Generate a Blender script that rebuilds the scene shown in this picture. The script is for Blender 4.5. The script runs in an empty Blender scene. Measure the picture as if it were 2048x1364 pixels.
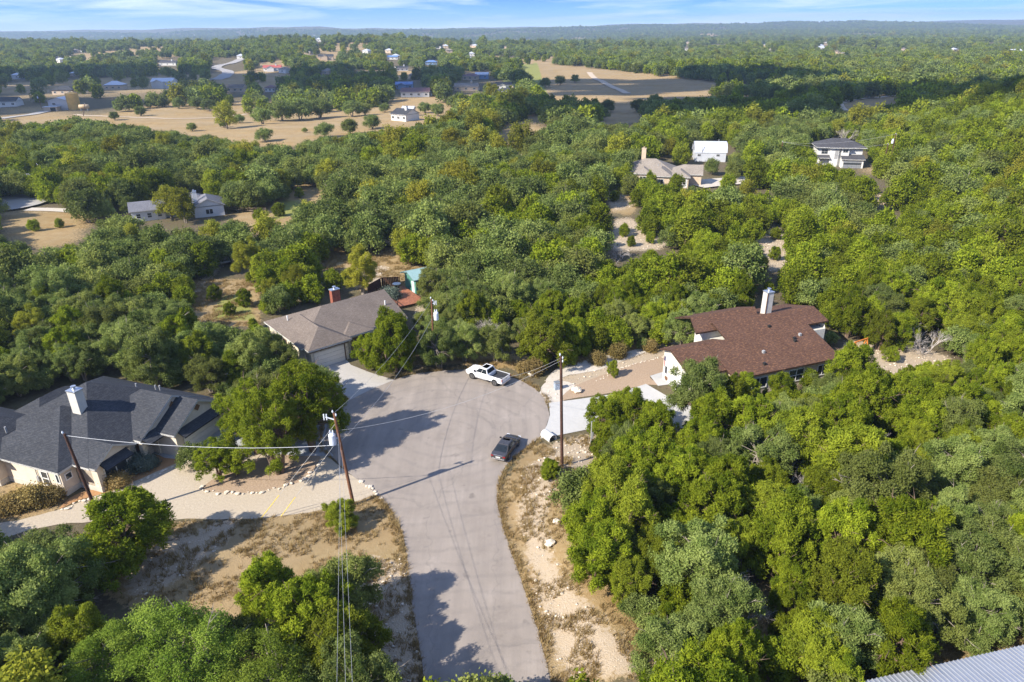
import bpy, bmesh, math, random
import numpy as np
from mathutils import Vector, Matrix

# ------------------------------------------------------------------ camera, sky, sun, exposure
SC = bpy.context.scene
FPX = 1365.0                      # focal length in photo pixels (photo is 2048 x 1364)
PITCH, ROLL, CH = math.radians(24.43), math.radians(0.7), 42.0
_f = np.array([0, math.cos(PITCH), -math.sin(PITCH)])
_r0 = np.array([1., 0, 0]); _u0 = np.array([0, math.sin(PITCH), math.cos(PITCH)])
_R = _r0 * math.cos(ROLL) - _u0 * math.sin(ROLL)
_U = _u0 * math.cos(ROLL) + _r0 * math.sin(ROLL)
CAMP = np.array([0., 0., CH])
cam = bpy.data.cameras.new('camera'); camo = bpy.data.objects.new('camera', cam)
SC.collection.objects.link(camo); SC.camera = camo
cam.sensor_width = 36.0; cam.lens = FPX / 2048 * 36; cam.clip_start = 0.5; cam.clip_end = 60000
camo.matrix_world = Matrix(((_R[0], _U[0], -_f[0], 0), (_R[1], _U[1], -_f[1], 0), (_R[2], _U[2], -_f[2], CH), (0, 0, 0, 1)))

SUN_EL = math.radians(37.0)
SHD = np.array([math.cos(math.radians(32)), math.sin(math.radians(32))])     # where shadows point on the ground
TOSUN = Vector((-SHD[0] * math.cos(SUN_EL), -SHD[1] * math.cos(SUN_EL), math.sin(SUN_EL)))
sl = bpy.data.lights.new('sun', 'SUN'); sl.energy = 4.5; sl.angle = math.radians(0.53); sl.color = (1.0, 0.93, 0.82)
so = bpy.data.objects.new('sun', sl); SC.collection.objects.link(so)
so.rotation_euler = TOSUN.to_track_quat('Z', 'Y').to_euler()
w = bpy.data.worlds.new('World'); SC.world = w; w.use_nodes = True
nt = w.node_tree; nt.nodes.clear()
def N(nt, t, **k):
    n = nt.nodes.new(t)
    for a, b in k.items():
        if a in ('inp',):
            for i, v in b.items(): n.inputs[i].default_value = v
        else: setattr(n, a, b)
    return n
tc = N(nt, 'ShaderNodeTexCoord')
sep = N(nt, 'ShaderNodeSeparateXYZ'); nt.links.new(tc.outputs['Generated'], sep.inputs[0])
mz = N(nt, 'ShaderNodeMath', operation='MULTIPLY_ADD', inp={1: 7.5, 2: 0.012}); nt.links.new(sep.outputs['Z'], mz.inputs[0])
cmb = N(nt, 'ShaderNodeCombineXYZ')
nt.links.new(sep.outputs['X'], cmb.inputs['X']); nt.links.new(sep.outputs['Y'], cmb.inputs['Y']); nt.links.new(mz.outputs[0], cmb.inputs['Z'])
nrm = N(nt, 'ShaderNodeVectorMath', operation='NORMALIZE'); nt.links.new(cmb.outputs[0], nrm.inputs[0])
sky = N(nt, 'ShaderNodeTexSky', sky_type='NISHITA', sun_disc=False, sun_elevation=SUN_EL,
        sun_rotation=math.atan2(TOSUN.x, TOSUN.y), altitude=300.0, air_density=1.0, dust_density=0.6, ozone_density=2.5)
nt.links.new(nrm.outputs[0], sky.inputs['Vector'])
hsv = N(nt, 'ShaderNodeHueSaturation', inp={'Saturation': 1.35, 'Value': 1.0}); nt.links.new(sky.outputs[0], hsv.inputs['Color'])
tn = N(nt, 'ShaderNodeMixRGB', blend_type='MULTIPLY', inp={0: 1.0, 2: (0.87, 0.85, 1.03, 1)}); nt.links.new(hsv.outputs[0], tn.inputs[1])
# thin streaky cirrus over the whole sky
mp = N(nt, 'ShaderNodeMapping', inp={'Scale': (5.0, 5.0, 60.0), 'Rotation': (0.05, 0.03, 0.3)}); nt.links.new(tc.outputs['Generated'], mp.inputs[0])
cn = N(nt, 'ShaderNodeTexNoise', inp={'Scale': 1.0, 'Detail': 8.0, 'Roughness': 0.58, 'Distortion': 0.6}); nt.links.new(mp.outputs[0], cn.inputs['Vector'])
cr = N(nt, 'ShaderNodeMapRange', inp={1: 0.44, 2: 0.72, 3: 0.0, 4: 0.7}); nt.links.new(cn.outputs['Fac'], cr.inputs[0])
mix = N(nt, 'ShaderNodeMixRGB', inp={2: (5.6, 5.9, 6.4, 1)}); nt.links.new(cr.outputs[0], mix.inputs[0]); nt.links.new(tn.outputs[0], mix.inputs[1])
bg = N(nt, 'ShaderNodeBackground', inp={'Strength': 0.145}); nt.links.new(mix.outputs[0], bg.inputs['Color'])
wo = N(nt, 'ShaderNodeOutputWorld'); nt.links.new(bg.outputs[0], wo.inputs['Surface'])
SC.view_settings.view_transform = 'Standard'; SC.view_settings.look = 'None'; SC.view_settings.gamma = 1.0
SC.view_settings.exposure = 1.06
SC.render.engine = 'CYCLES'
SC.cycles.max_bounces = 5; SC.cycles.diffuse_bounces = 3; SC.cycles.glossy_bounces = 2; SC.cycles.transmission_bounces = 3
SC.cycles.transparent_max_bounces = 4; SC.cycles.volume_bounces = 0; SC.cycles.caustics_reflective = False; SC.cycles.caustics_refractive = False
SC.cycles.use_denoising = True

# ------------------------------------------------------------------ helpers
rng = np.random.default_rng(7); random.seed(7)
COL = SC.collection
def smooth(a, b, x):
    t = np.clip((np.asarray(x, float) - a) / (b - a), 0, 1); return t * t * (3 - 2 * t)

# cheap value noise for terrain
_perm = np.random.default_rng(3).random((256, 256))
def vnoise(x, y):
    x = np.asarray(x, float); y = np.asarray(y, float)
    xi = np.floor(x).astype(int); yi = np.floor(y).astype(int); fx = x - xi; fy = y - yi
    fx = fx * fx * (3 - 2 * fx); fy = fy * fy * (3 - 2 * fy)
    g = lambda a, b: _perm[a % 256, b % 256]
    return (g(xi, yi) * (1 - fx) + g(xi + 1, yi) * fx) * (1 - fy) + (g(xi, yi + 1) * (1 - fx) + g(xi + 1, yi + 1) * fx) * fy
def fbm(x, y, o=4):
    s = 0; a = 0.5; t = 0
    for i in range(o):
        s = s + a * vnoise(x * 2 ** i + 17 * i, y * 2 ** i + 31 * i); t += a; a *= 0.5
    return s / t

# right-hand edge of the road, metres: x at a given y
_RE = np.array([(30, 2.8), (33, 2.3), (40, 0.9), (45, -0.5), (50, -1.4), (55, -1.5), (60, 0.3), (64, 3.0), (68, 4.2), (120, 30)])
def H(x, y):
    x = np.asarray(x, float); y = np.asarray(y, float)
    # bank right of the road
    d = x - np.interp(y, _RE[:, 0], _RE[:, 1])
    h = 1.3 * smooth(0.8, 6.0, d) * (1 - smooth(56, 63, y)) * smooth(-30, 20, y)
    # hill on the right
    h = h + 26 * smooth(0, 1, (x - 0.36 * y - 40) / 100) * (1 - smooth(225, 420, y)) * smooth(60, 120, y)
    # rolling ground further off
    far = np.maximum(smooth(140, 320, y), smooth(90, 200, np.abs(x)))
    h = h + np.clip(far, 0, 1) * (fbm(x / 110, y / 110) - 0.5) * 7
    # middle ridge, then the far country and the blue hills
    h = h + 25 * np.exp(-(((x + 330) / 330) ** 2 + ((y - 1500) / 420) ** 2))
    h = h + 26 * np.exp(-(((x + 1100) / 500) ** 2 + ((y - 1500) / 400) ** 2))
    h = h + smooth(1200, 3200, y) * (fbm(x / 1500 + 5, y / 1100) - 0.5) * 55
    h = h + smooth(4200, 6600, y) * (40 + 130 * (fbm(x / 1900 + 3, y / 2400, 5) - 0.32))
    return h
def ray(x, y):
    return _f * FPX + _R * (x - 1024) + _U * (682 - y)
def px(x, y, z=None):
    """photo pixel -> world point: on the ground (z None) or at height z"""
    d = ray(x, y)
    if z is not None: return CAMP + d * ((z - CH) / d[2])
    t = np.geomspace(20, 9000, 3000) / np.linalg.norm(d)
    p = CAMP + d[None, :] * t[:, None]
    below = p[:, 2] <= H(p[:, 0], p[:, 1])
    if not below.any(): i = len(t) - 1
    else: i = int(np.argmax(below))
    if i == 0: return p[0]
    lo, hi = t[i - 1], t[i]
    for _ in range(30):
        m = (lo + hi) / 2; q = CAMP + d * m
        if q[2] <= H(q[0], q[1]): hi = m
        else: lo = m
    q = CAMP + d * hi; q[2] = float(H(q[0], q[1])); return q
def proj(P):
    P = np.atleast_2d(np.asarray(P, float)) - CAMP
    k = P @ _f; k = np.where(np.abs(k) < 1e-6, 1e-6, k)
    return np.stack([1024 + FPX * (P @ _R) / k, 682 - FPX * (P @ _U) / k, k], 1)
def inpoly(poly, X, Y):
    poly = np.asarray(poly, float); X = np.asarray(X); Y = np.asarray(Y)
    c = np.zeros(X.shape, bool); n = len(poly); j = n - 1
    for i in range(n):
        xi, yi = poly[i]; xj, yj = poly[j]
        if yi != yj:
            c ^= ((yi > Y) != (yj > Y)) & (X < (xj - xi) * (Y - yi) / (yj - yi) + xi)
        j = i
    return c
def h0(p): return float(H(p[0], p[1]))

# ---- objects
def link(o, parent=None):
    COL.objects.link(o)
    if parent is not None: o.parent = parent
    return o
def tag(o, label=None, cat=None, group=None, kind=None):
    if label: o['label'] = label
    if cat: o['category'] = cat
    if group: o['group'] = group
    if kind: o['kind'] = kind
    return o
def empty(name, loc, rz=0.0, label=None, cat=None, group=None):
    o = bpy.data.objects.new(name, None); o.location = loc; o.rotation_euler = (0, 0, rz); o.empty_display_size = 0.3
    link(o); return tag(o, label, cat, group)
class MB:
    """collects faces; build() links one mesh object"""
    def __init__(s): s.v = []; s.f = []; s.uv = []; s.m = []
    def poly(s, pts, uv=None, m=0):
        i = len(s.v); s.v += [tuple(map(float, p)) for p in pts]; s.f.append(tuple(range(i, i + len(pts)))); s.uv.append(uv); s.m.append(m); return s
    def box(s, a, b):
        x0, y0, z0 = a; x1, y1, z1 = b
        P = [(x0, y0, z0), (x1, y0, z0), (x1, y1, z0), (x0, y1, z0), (x0, y0, z1), (x1, y0, z1), (x1, y1, z1), (x0, y1, z1)]
        i = len(s.v); s.v += P
        for q in ((0, 3, 2, 1), (4, 5, 6, 7), (0, 1, 5, 4), (1, 2, 6, 5), (2, 3, 7, 6), (3, 0, 4, 7)):
            s.f.append(tuple(i + k for k in q)); s.uv.append(None); s.m.append(0)
        return s
    def bar(s, a, b, w, h=None):
        a = Vector(a); b = Vector(b); d = (b - a).normalized(); h = h or w
        x = d.cross(Vector((0, 0, 1))); x = Vector((1, 0, 0)) if x.length < 1e-4 else x.normalized(); y = d.cross(x)
        i = len(s.v)
        for p in (a, b):
            for sx, sy in ((-1, -1), (1, -1), (1, 1), (-1, 1)): s.v.append(tuple(p + x * (sx * w / 2) + y * (sy * h / 2)))
        for q in ((0, 1, 2, 3), (7, 6, 5, 4), (0, 4, 5, 1), (1, 5, 6, 2), (2, 6, 7, 3), (3, 7, 4, 0)):
            s.f.append(tuple(i + k for k in q)); s.uv.append(None); s.m.append(0)
        return s
    def tube(s, pts, rad, n=6, cap=True):
        pts = [Vector(p) for p in pts]; rad = rad if hasattr(rad, '__len__') else [rad] * len(pts)
        base = len(s.v)
        for k, p in enumerate(pts):
            d = (pts[min(k + 1, len(pts) - 1)] - pts[max(k - 1, 0)]).normalized()
            x = d.cross(Vector((0.31, 0.17, 0.93))); x = d.cross(Vector((1, 0, 0))) if x.length < 0.05 else x; x.normalize(); y = d.cross(x)
            for j in range(n):
                a = 2 * math.pi * j / n; s.v.append(tuple(p + (x * math.cos(a) + y * math.sin(a)) * rad[k]))
        for k in range(len(pts) - 1):
            for j in range(n):
                a = base + k * n + j; b = base + k * n + (j + 1) % n
                s.f.append((a, b, b + n, a + n)); s.uv.append(None); s.m.append(0)
        if cap:
            s.f.append(tuple(base + j for j in range(n))[::-1]); s.uv.append(None); s.m.append(0)
            e = base + (len(pts) - 1) * n; s.f.append(tuple(e + j for j in range(n))); s.uv.append(None); s.m.append(0)
        return s
    def loft(s, rings, cap=True):
        n = len(rings[0]); base = len(s.v)
        for r in rings: s.v += [tuple(map(float, p)) for p in r]
        for k in range(len(rings) - 1):
            for j in range(n):
                a = base + k * n + j; b = base + k * n + (j + 1) % n
                s.f.append((a, b, b + n, a + n)); s.uv.append(None); s.m.append(0)
        if cap:
            s.f.append(tuple(base + j for j in range(n))[::-1]); s.uv.append(None); s.m.append(0)
            e = base + (len(rings) - 1) * n; s.f.append(tuple(e + j for j in range(n))); s.uv.append(None); s.m.append(0)
        return s
    def mesh(s, name, mats, smoothsh=False):
        me = bpy.data.meshes.new(name); me.from_pydata(s.v, [], s.f)
        for m in (mats if isinstance(mats, (list, tuple)) else [mats]): me.materials.append(m)
        if any(s.uv):
            ul = me.uv_layers.new(name='UVMap'); k = 0
            for f, u in zip(s.f, s.uv):
                for j in range(len(f)):
                    ul.data[k].uv = u[j] if u else (0, 0); k += 1
        if any(s.m): me.polygons.foreach_set('material_index', s.m)
        if smoothsh: me.polygons.foreach_set('use_smooth', [True] * len(me.polygons))
        me.update(); return me
    def build(s, name, mats, parent=None, loc=None, sm=False):
        o = bpy.data.objects.new(name, s.mesh(name, mats, sm))
        if loc is not None: o.location = loc
        return link(o, parent)
def npmesh(name, V, Fq, mat, attrs=None, smoothsh=False):
    """mesh from numpy verts and an (n, k) array of faces"""
    me = bpy.data.meshes.new(name); V = np.asarray(V, np.float32); Fq = np.asarray(Fq, np.int32); k = Fq.shape[1]
    me.vertices.add(len(V)); me.vertices.foreach_set('co', V.ravel())
    me.loops.add(Fq.size); me.loops.foreach_set('vertex_index', Fq.ravel())
    me.polygons.add(len(Fq)); me.polygons.foreach_set('loop_start', np.arange(0, Fq.size, k, dtype=np.int32))
    me.polygons.foreach_set('loop_total', np.full(len(Fq), k, np.int32))
    if smoothsh: me.polygons.foreach_set('use_smooth', np.ones(len(Fq), bool))
    for an, (dom, arr) in (attrs or {}).items():
        at = me.attributes.new(an, 'FLOAT', dom); at.data.foreach_set('value', np.asarray(arr, np.float32))
    me.materials.append(mat); me.update(); me.validate(); return me

# ------------------------------------------------------------------ materials
def newmat(name):
    m = bpy.data.materials.new(name); m.use_nodes = True; n = m.node_tree; n.nodes.clear()
    out = N(n, 'ShaderNodeOutputMaterial'); b = N(n, 'ShaderNodeBsdfPrincipled'); n.links.new(b.outputs[0], out.inputs[0])
    return m, n, b, out
def noise_fac(n, scale, detail=4.0, rough=0.6, coord='Object', stretch=None, lo=0.35, hi=0.65):
    t = N(n, 'ShaderNodeTexCoord'); src = t.outputs[coord]
    if coord == 'Position':
        pass
    if stretch:
        mpn = N(n, 'ShaderNodeMapping', inp={'Scale': stretch}); n.links.new(src, mpn.inputs[0]); src = mpn.outputs[0]
    z = N(n, 'ShaderNodeTexNoise', inp={'Scale': scale, 'Detail': detail, 'Roughness': rough}); n.links.new(src, z.inputs['Vector'])
    r = N(n, 'ShaderNodeMapRange', inp={1: lo, 2: hi}); n.links.new(z.outputs['Fac'], r.inputs[0]); return r.outputs[0]
def mixc(n, fac, a, b, mode='MIX'):
    m = N(n, 'ShaderNodeMixRGB', blend_type=mode)
    if isinstance(fac, (int, float)): m.inputs[0].default_value = fac
    else: n.links.new(fac, m.inputs[0])
    for i, c in ((1, a), (2, b)):
        if isinstance(c, tuple): m.inputs[i].default_value = (*c, 1)
        else: n.links.new(c, m.inputs[i])
    return m.outputs[0]
def bump(n, b, fac, dist=0.02, strength=0.6):
    bn = N(n, 'ShaderNodeBump', inp={'Strength': strength, 'Distance': dist}); n.links.new(fac, bn.inputs['Height']); n.links.new(bn.outputs[0], b.inputs['Normal'])
def simple(name, col, rough=0.6, metal=0.0, var=0.12, scale=3.0, spec=0.4):
    m, n, b, o = newmat(name)
    f = noise_fac(n, scale)
    dk = tuple(c * (1 - var) for c in col); lt = tuple(min(1, c * (1 + var)) for c in col)
    n.links.new(mixc(n, f, dk, lt), b.inputs['Base Color'])
    b.inputs['Roughness'].default_value = rough; b.inputs['Metallic'].default_value = metal; b.inputs['Specular IOR Level'].default_value = spec
    return m
def shingle(name, c1, c2, c3, sc=1.0):
    m, n, b, o = newmat(name)
    t = N(n, 'ShaderNodeTexCoord')
    br = N(n, 'ShaderNodeTexBrick', inp={'Scale': 1.0 / sc, 'Mortar Size': 0.012, 'Mortar Smooth': 0.2, 'Bias': 0.0, 'Brick Width': 0.42, 'Row Height': 0.16,
           'Color1': (*c1, 1), 'Color2': (*c2, 1), 'Mortar': (*[x * 0.45 for x in c1], 1)})
    br.offset = 0.37; n.links.new(t.outputs['UV'], br.inputs['Vector'])
    f = noise_fac(n, 2.6, 3, 0.6, 'UV', (1, 2.2, 1), 0.5, 0.72)
    c = mixc(n, f, br.outputs['Color'], c3)
    g = noise_fac(n, 0.35, 4, 0.6, 'UV'); c = mixc(n, g, c, mixc(n, 1.0, c, (0.80, 0.80, 0.80), 'MULTIPLY'))
    n.links.new(c, b.inputs['Base Color']); b.inputs['Roughness'].default_value = 0.9; b.inputs['Specular IOR Level'].default_value = 0.2
    bump(n, b, br.outputs['Fac'], -0.02, 0.5); return m
M = {}
M['shingle_grey'] = shingle('shingle_grey', (0.045, 0.049, 0.058), (0.062, 0.066, 0.076), (0.085, 0.085, 0.088))
M['shingle_taupe'] = shingle('shingle_taupe', (0.18, 0.145, 0.12), (0.21, 0.17, 0.14), (0.24, 0.20, 0.17))
M['shingle_brown'] = shingle('shingle_brown', (0.105, 0.054, 0.038), (0.14, 0.076, 0.052), (0.26, 0.135, 0.07))
M['shingle_tan'] = shingle('shingle_tan', (0.30, 0.255, 0.21), (0.34, 0.29, 0.24), (0.38, 0.34, 0.29))
M['shingle_dark'] = shingle('shingle_dark', (0.07, 0.068, 0.075), (0.09, 0.088, 0.095), (0.11, 0.11, 0.115))
M['shingle_pale'] = shingle('shingle_pale', (0.19, 0.19, 0.215), (0.22, 0.22, 0.245), (0.25, 0.25, 0.27))
M['stucco_cream'] = simple('stucco_cream', (0.66, 0.57, 0.45), 0.9, var=0.08, scale=1.3)
M['stone_cream'] = simple('stone_cream', (0.60, 0.53, 0.41), 0.9, var=0.25, scale=4)
M['foundation'] = simple('foundation', (0.52, 0.49, 0.43), 0.9, var=0.15, scale=0.8)
M['wall_white'] = simple('wall_white', (0.66, 0.65, 0.62), 0.7, var=0.05)
M['wall_blue'] = simple('wall_blue', (0.18, 0.28, 0.45), 0.7, var=0.05)
M['wall_tan'] = simple('wall_tan', (0.55, 0.43, 0.31), 0.8, var=0.12)
M['wall_brick'] = simple('wall_brick', (0.26, 0.085, 0.05), 0.85, var=0.3, scale=6)
M['trim_white'] = simple('trim_white', (0.80, 0.79, 0.76), 0.5, var=0.03)
M['trim_brown'] = simple('trim_brown', (0.13, 0.075, 0.05), 0.6, var=0.1)
M['trim_grey'] = simple('trim_grey', (0.33, 0.33, 0.33), 0.6)
M['glass'] = simple('glass', (0.035, 0.045, 0.055), 0.06, var=0.1, spec=0.8)
M['chimney_tan'] = simple('chimney_tan', (0.56, 0.53, 0.47), 0.8, var=0.06)
M['wall_pale'] = simple('wall_pale', (0.58, 0.56, 0.50), 0.8, var=0.06)
M['dark'] = simple('dark', (0.02, 0.02, 0.02), 0.7)
M['metal_grey'] = simple('metal_grey', (0.42, 0.45, 0.50), 0.35, 0.55, var=0.1)
M['metal_white'] = simple('metal_white', (0.58, 0.60, 0.64), 0.4, 0.1, var=0.06, scale=0.6)
M['metal_roof'] = simple('metal_roof', (0.48, 0.50, 0.54), 0.38, 0.6, var=0.08, scale=0.7)
M['galv'] = simple('galv', (0.50, 0.54, 0.60), 0.35, 0.7, var=0.15)
M['door_garage'] = simple('door_garage', (0.72, 0.66, 0.57), 0.6, var=0.04)
M['roof_red'] = simple('roof_red', (0.40, 0.10, 0.075), 0.6)
M['roof_maroon'] = simple('roof_maroon', (0.17, 0.085, 0.085), 0.6)
M['roof_blue'] = simple('roof_blue', (0.13, 0.22, 0.42), 0.5)
M['teal'] = simple('teal', (0.085, 0.24, 0.19), 0.5, var=0.08)
M['teal_roof'] = simple('teal_roof', (0.25, 0.38, 0.37), 0.5, var=0.05)
M['deck_red'] = simple('deck_red', (0.30, 0.115, 0.06), 0.7, var=0.25)
M['fence_dark'] = simple('fence_dark', (0.07, 0.028, 0.018), 0.85, var=0.3)
M['wood_grey'] = simple('wood_grey', (0.24, 0.19, 0.14), 0.9, var=0.3)
M['wood_orange'] = simple('wood_orange', (0.62, 0.20, 0.03), 0.7)
M['pole_wood'] = simple('pole_wood', (0.075, 0.035, 0.022), 0.85, var=0.35, scale=2)
M['pole_light'] = simple('pole_light', (0.17, 0.075, 0.038), 0.85, var=0.3, scale=2)
M['porcelain'] = simple('porcelain', (0.70, 0.74, 0.80), 0.3)
M['wire'] = simple('wire', (0.42, 0.42, 0.42), 0.5, 0.3)
M['wire_white'] = simple('wire_white', (0.72, 0.72, 0.70), 0.5)
M['yellow_plastic'] = simple('yellow_plastic', (0.80, 0.58, 0.03), 0.5)
M['tank_yellow'] = simple('tank_yellow', (0.62, 0.38, 0.10), 0.6, var=0.12, scale=0.4)
M['tank_tan'] = simple('tank_tan', (0.58, 0.43, 0.25), 0.6)
M['rock'] = simple('rock', (0.62, 0.54, 0.43), 0.9, var=0.3, scale=4)
M['clay'] = simple('clay', (0.16, 0.08, 0.045), 0.7)
M['concrete_pipe'] = simple('concrete_pipe', (0.58, 0.58, 0.56), 0.85, var=0.15)
M['paint_white'] = simple('paint_white', (0.80, 0.80, 0.80), 0.22, var=0.02, spec=0.6)
M['paint_grey'] = simple('paint_grey', (0.085, 0.082, 0.085), 0.22, 0.45, var=0.05, spec=0.6)
M['chrome'] = simple('chrome', (0.65, 0.65, 0.66), 0.15, 0.9)
M['rubber'] = simple('rubber', (0.018, 0.018, 0.018), 0.85)
M['lamp_red'] = simple('lamp_red', (0.28, 0.012, 0.015), 0.2)
M['lamp_clear'] = simple('lamp_clear', (0.7, 0.72, 0.75), 0.12)
M['bed_black'] = simple('bed_black', (0.035, 0.036, 0.042), 0.6)
M['bag_blue'] = simple('bag_blue', (0.30, 0.36, 0.45), 0.6, var=0.4, scale=8)
M['dead_wood'] = simple('dead_wood', (0.40, 0.36, 0.33), 0.9, var=0.2, scale=1.5)
M['bark_grey'] = simple('bark_grey', (0.26, 0.22, 0.18), 0.95, var=0.3, scale=2)
M['bark_brown'] = simple('bark_brown', (0.17, 0.115, 0.08), 0.95, var=0.3, scale=2)
def leafmat(name, c_dark, c_mid, c_light, trans=0.25, warm=(0.16, 0.13, 0.03), warmth=0.25):
    m, n, b, out = newmat(name)
    a = N(n, 'ShaderNodeAttribute', attribute_name='tint')
    oi = N(n, 'ShaderNodeObjectInfo')
    c = mixc(n, a.outputs['Fac'], c_dark, c_light)
    c = mixc(n, 0.3, c, c_mid)
    # each tree leans to its own hue
    r1 = N(n, 'ShaderNodeMapRange', inp={1: 0.55, 2: 1.0, 3: 0.0, 4: warmth}); n.links.new(oi.outputs['Random'], r1.inputs[0])
    c = mixc(n, r1.outputs[0], c, warm)
    h2 = N(n, 'ShaderNodeMath', operation='FRACT'); m7 = N(n, 'ShaderNodeMath', operation='MULTIPLY', inp={1: 7.31}); n.links.new(oi.outputs['Random'], m7.inputs[0]); n.links.new(m7.outputs[0], h2.inputs[0])
    r2 = N(n, 'ShaderNodeMapRange', inp={1: 0.0, 2: 1.0, 3: 0.62, 4: 1.25}); n.links.new(h2.outputs[0], r2.inputs[0])
    hs = N(n, 'ShaderNodeHueSaturation'); n.links.new(c, hs.inputs['Color']); n.links.new(r2.outputs[0], hs.inputs['Value'])
    d = N(n, 'ShaderNodeBsdfDiffuse'); tr = N(n, 'ShaderNodeBsdfTranslucent'); ms = N(n, 'ShaderNodeMixShader', inp={0: trans})
    n.links.new(hs.outputs[0], d.inputs['Color']); n.links.new(hs.outputs[0], tr.inputs['Color'])
    n.links.new(d.outputs[0], ms.inputs[1]); n.links.new(tr.outputs[0], ms.inputs[2])
    n.nodes.remove(b); n.links.new(ms.outputs[0], out.inputs[0]); return m
M['leaf_juniper'] = leafmat('leaf_juniper', (0.085, 0.13, 0.010), (0.20, 0.265, 0.018), (0.38, 0.43, 0.035), 0.4, (0.26, 0.27, 0.035), 0.45)
M['leaf_oak'] = leafmat('leaf_oak', (0.095, 0.14, 0.030), (0.185, 0.24, 0.056), (0.315, 0.365, 0.11), 0.36, (0.27, 0.27, 0.06), 0.5)
M['leaf_elm'] = leafmat('leaf_elm', (0.17, 0.19, 0.022), (0.27, 0.29, 0.032), (0.41, 0.40, 0.05), 0.38, (0.36, 0.30, 0.035), 0.45)
M['leaf_lush'] = leafmat('leaf_lush', (0.08, 0.14, 0.015), (0.15, 0.225, 0.028), (0.28, 0.36, 0.06), 0.34, (0.22, 0.24, 0.03), 0.4)
M['leaf_sage'] = leafmat('leaf_sage', (0.10, 0.14, 0.11), (0.15, 0.19, 0.15), (0.22, 0.27, 0.22), 0.2, (0.14, 0.16, 0.08), 0.2)
M['leaf_dry'] = leafmat('leaf_dry', (0.24, 0.16, 0.05), (0.32, 0.23, 0.085), (0.44, 0.34, 0.15), 0.3, (0.20, 0.19, 0.04), 0.5)
# ------------------------------------------------------------------ the ground
def wpoly(P): return [tuple(px(*p)[:2]) for p in P]
Z_DRY = [wpoly(P) for P in ([(1100, 965), (1190, 900), (1310, 870), (1330, 1000), (1250, 1200), (1340, 1364), (1180, 1364), (1085, 1100)],
    [(640, 1015), (745, 975), (805, 1045), (818, 1120), (830, 1250), (850, 1364), (690, 1364), (640, 1130), (640, 1230), (540, 1260), (420, 1250), (300, 1240), (220, 1190), (200, 1060), (370, 1045), (520, 1038)],
    [(995, 985), (1060, 890), (1130, 890), (1110, 960), (1075, 1000), (1060, 1080), (1120, 1200), (1180, 1300), (1230, 1364), (1095, 1364), (1040, 1200), (1000, 1050)],
    [(760, 735), (900, 728), (1000, 735), (1080, 742), (1100, 720), (960, 700), (800, 705)],
    [(1130, 735), (1290, 695), (1260, 670), (1150, 700)], [(640, 790), (700, 770), (680, 840), (640, 860)],
    [(0, 955), (140, 985), (110, 1030), (0, 1040)],
    [(600, 480), (720, 500), (840, 490), (850, 570), (740, 590), (640, 540)], [(380, 560), (520, 560), (520, 650), (380, 660)],
    [(450, 440), (600, 360), (720, 370), (640, 430), (520, 470)], [(0, 415), (180, 425), (160, 480), (100, 500), (30, 490), (0, 470)],
    [(130, 240), (330, 205), (560, 205), (760, 190), (1020, 185), (1150, 190), (1300, 215), (1290, 245), (1110, 262), (1000, 300), (900, 280), (680, 272), (560, 300), (430, 282), (300, 262)],
    [(1020, 125), (1100, 126), (1250, 140), (1440, 165), (1420, 195), (1250, 205), (1090, 190)], [(1640, 195), (1820, 182), (1800, 205), (1700, 235), (1640, 235)],
    [(0, 215), (130, 215), (140, 245), (0, 250)], [(1730, 333), (1800, 333), (1790, 352), (1725, 350)],
    [(1740, 385), (1830, 390), (1820, 415), (1760, 420)], [(1210, 380), (1240, 375), (1280, 410), (1260, 430), (1220, 425)],
    [(1300, 1260), (1400, 1200), (1600, 1250), (2048, 1180), (2048, 1300), (1700, 1364), (1300, 1364)])]
Z_LIME = [wpoly(P) for P in (
    [(1040, 940), (1130, 880), (1200, 870), (1180, 900), (1110, 975), (1090, 1040), (1120, 1140), (1200, 1230), (1330, 1364), (1130, 1364), (1070, 1200), (1040, 1060)],
    [(1100, 885), (1180, 866), (1270, 850), (1300, 875), (1200, 925), (1130, 965)], [(700, 1110), (820, 1120), (845, 1364), (700, 1364)], [(250, 1100), (480, 1030), (450, 1090), (330, 1180), (250, 1200)],
    [(1230, 435), (1265, 435), (1300, 468), (1380, 478), (1320, 500), (1220, 502)], [(1490, 470), (1560, 450), (1580, 500), (1580, 540), (1540, 545), (1520, 495)],
    [(1205, 380), (1240, 378), (1270, 412), (1225, 425)], [(1880, 428), (1935, 433), (1925, 458), (1890, 458)], [(1735, 388), (1830, 392), (1760, 418)],
    [(390, 590), (470, 510), (440, 500), (370, 600)], [(1700, 690), (1740, 690), (1810, 715), (1815, 735), (1760, 735), (1710, 710)],
    [(1090, 760), (1190, 735), (1300, 700), (1385, 680), (1400, 700), (1330, 715), (1200, 770), (1100, 800)], [(700, 535), (780, 530), (760, 575), (700, 560)],
    [(830, 600), (900, 600), (900, 650), (830, 640)], [(1685, 680), (1830, 690), (1910, 715), (1860, 760), (1690, 745)])]
Z_GREEN = [wpoly(P) for P in ([(440, 590), (500, 585), (510, 640), (420, 640)], [(560, 395), (600, 400), (620, 420), (540, 445)], [(1075, 125), (1000, 130), (1010, 200), (1100, 200)])]
def axis(segs):
    a = []
    for x0, x1, st in segs: a += list(np.arange(x0, x1, st))
    return a
fine_x = np.arange(-60, 62, 0.6); g = list(fine_x); s = 0.6; x = fine_x[-1]
while x < 9500: s *= 1.075; x += s; g.append(x)
x = fine_x[0]; s = 0.6; lft = []
while x > -9500: s *= 1.075; x -= s; lft.append(x)
GX = np.array(lft[::-1] + g)
fine_y = np.arange(18, 104, 0.6); g = list(fine_y); s = 0.6; x = fine_y[-1]
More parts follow.
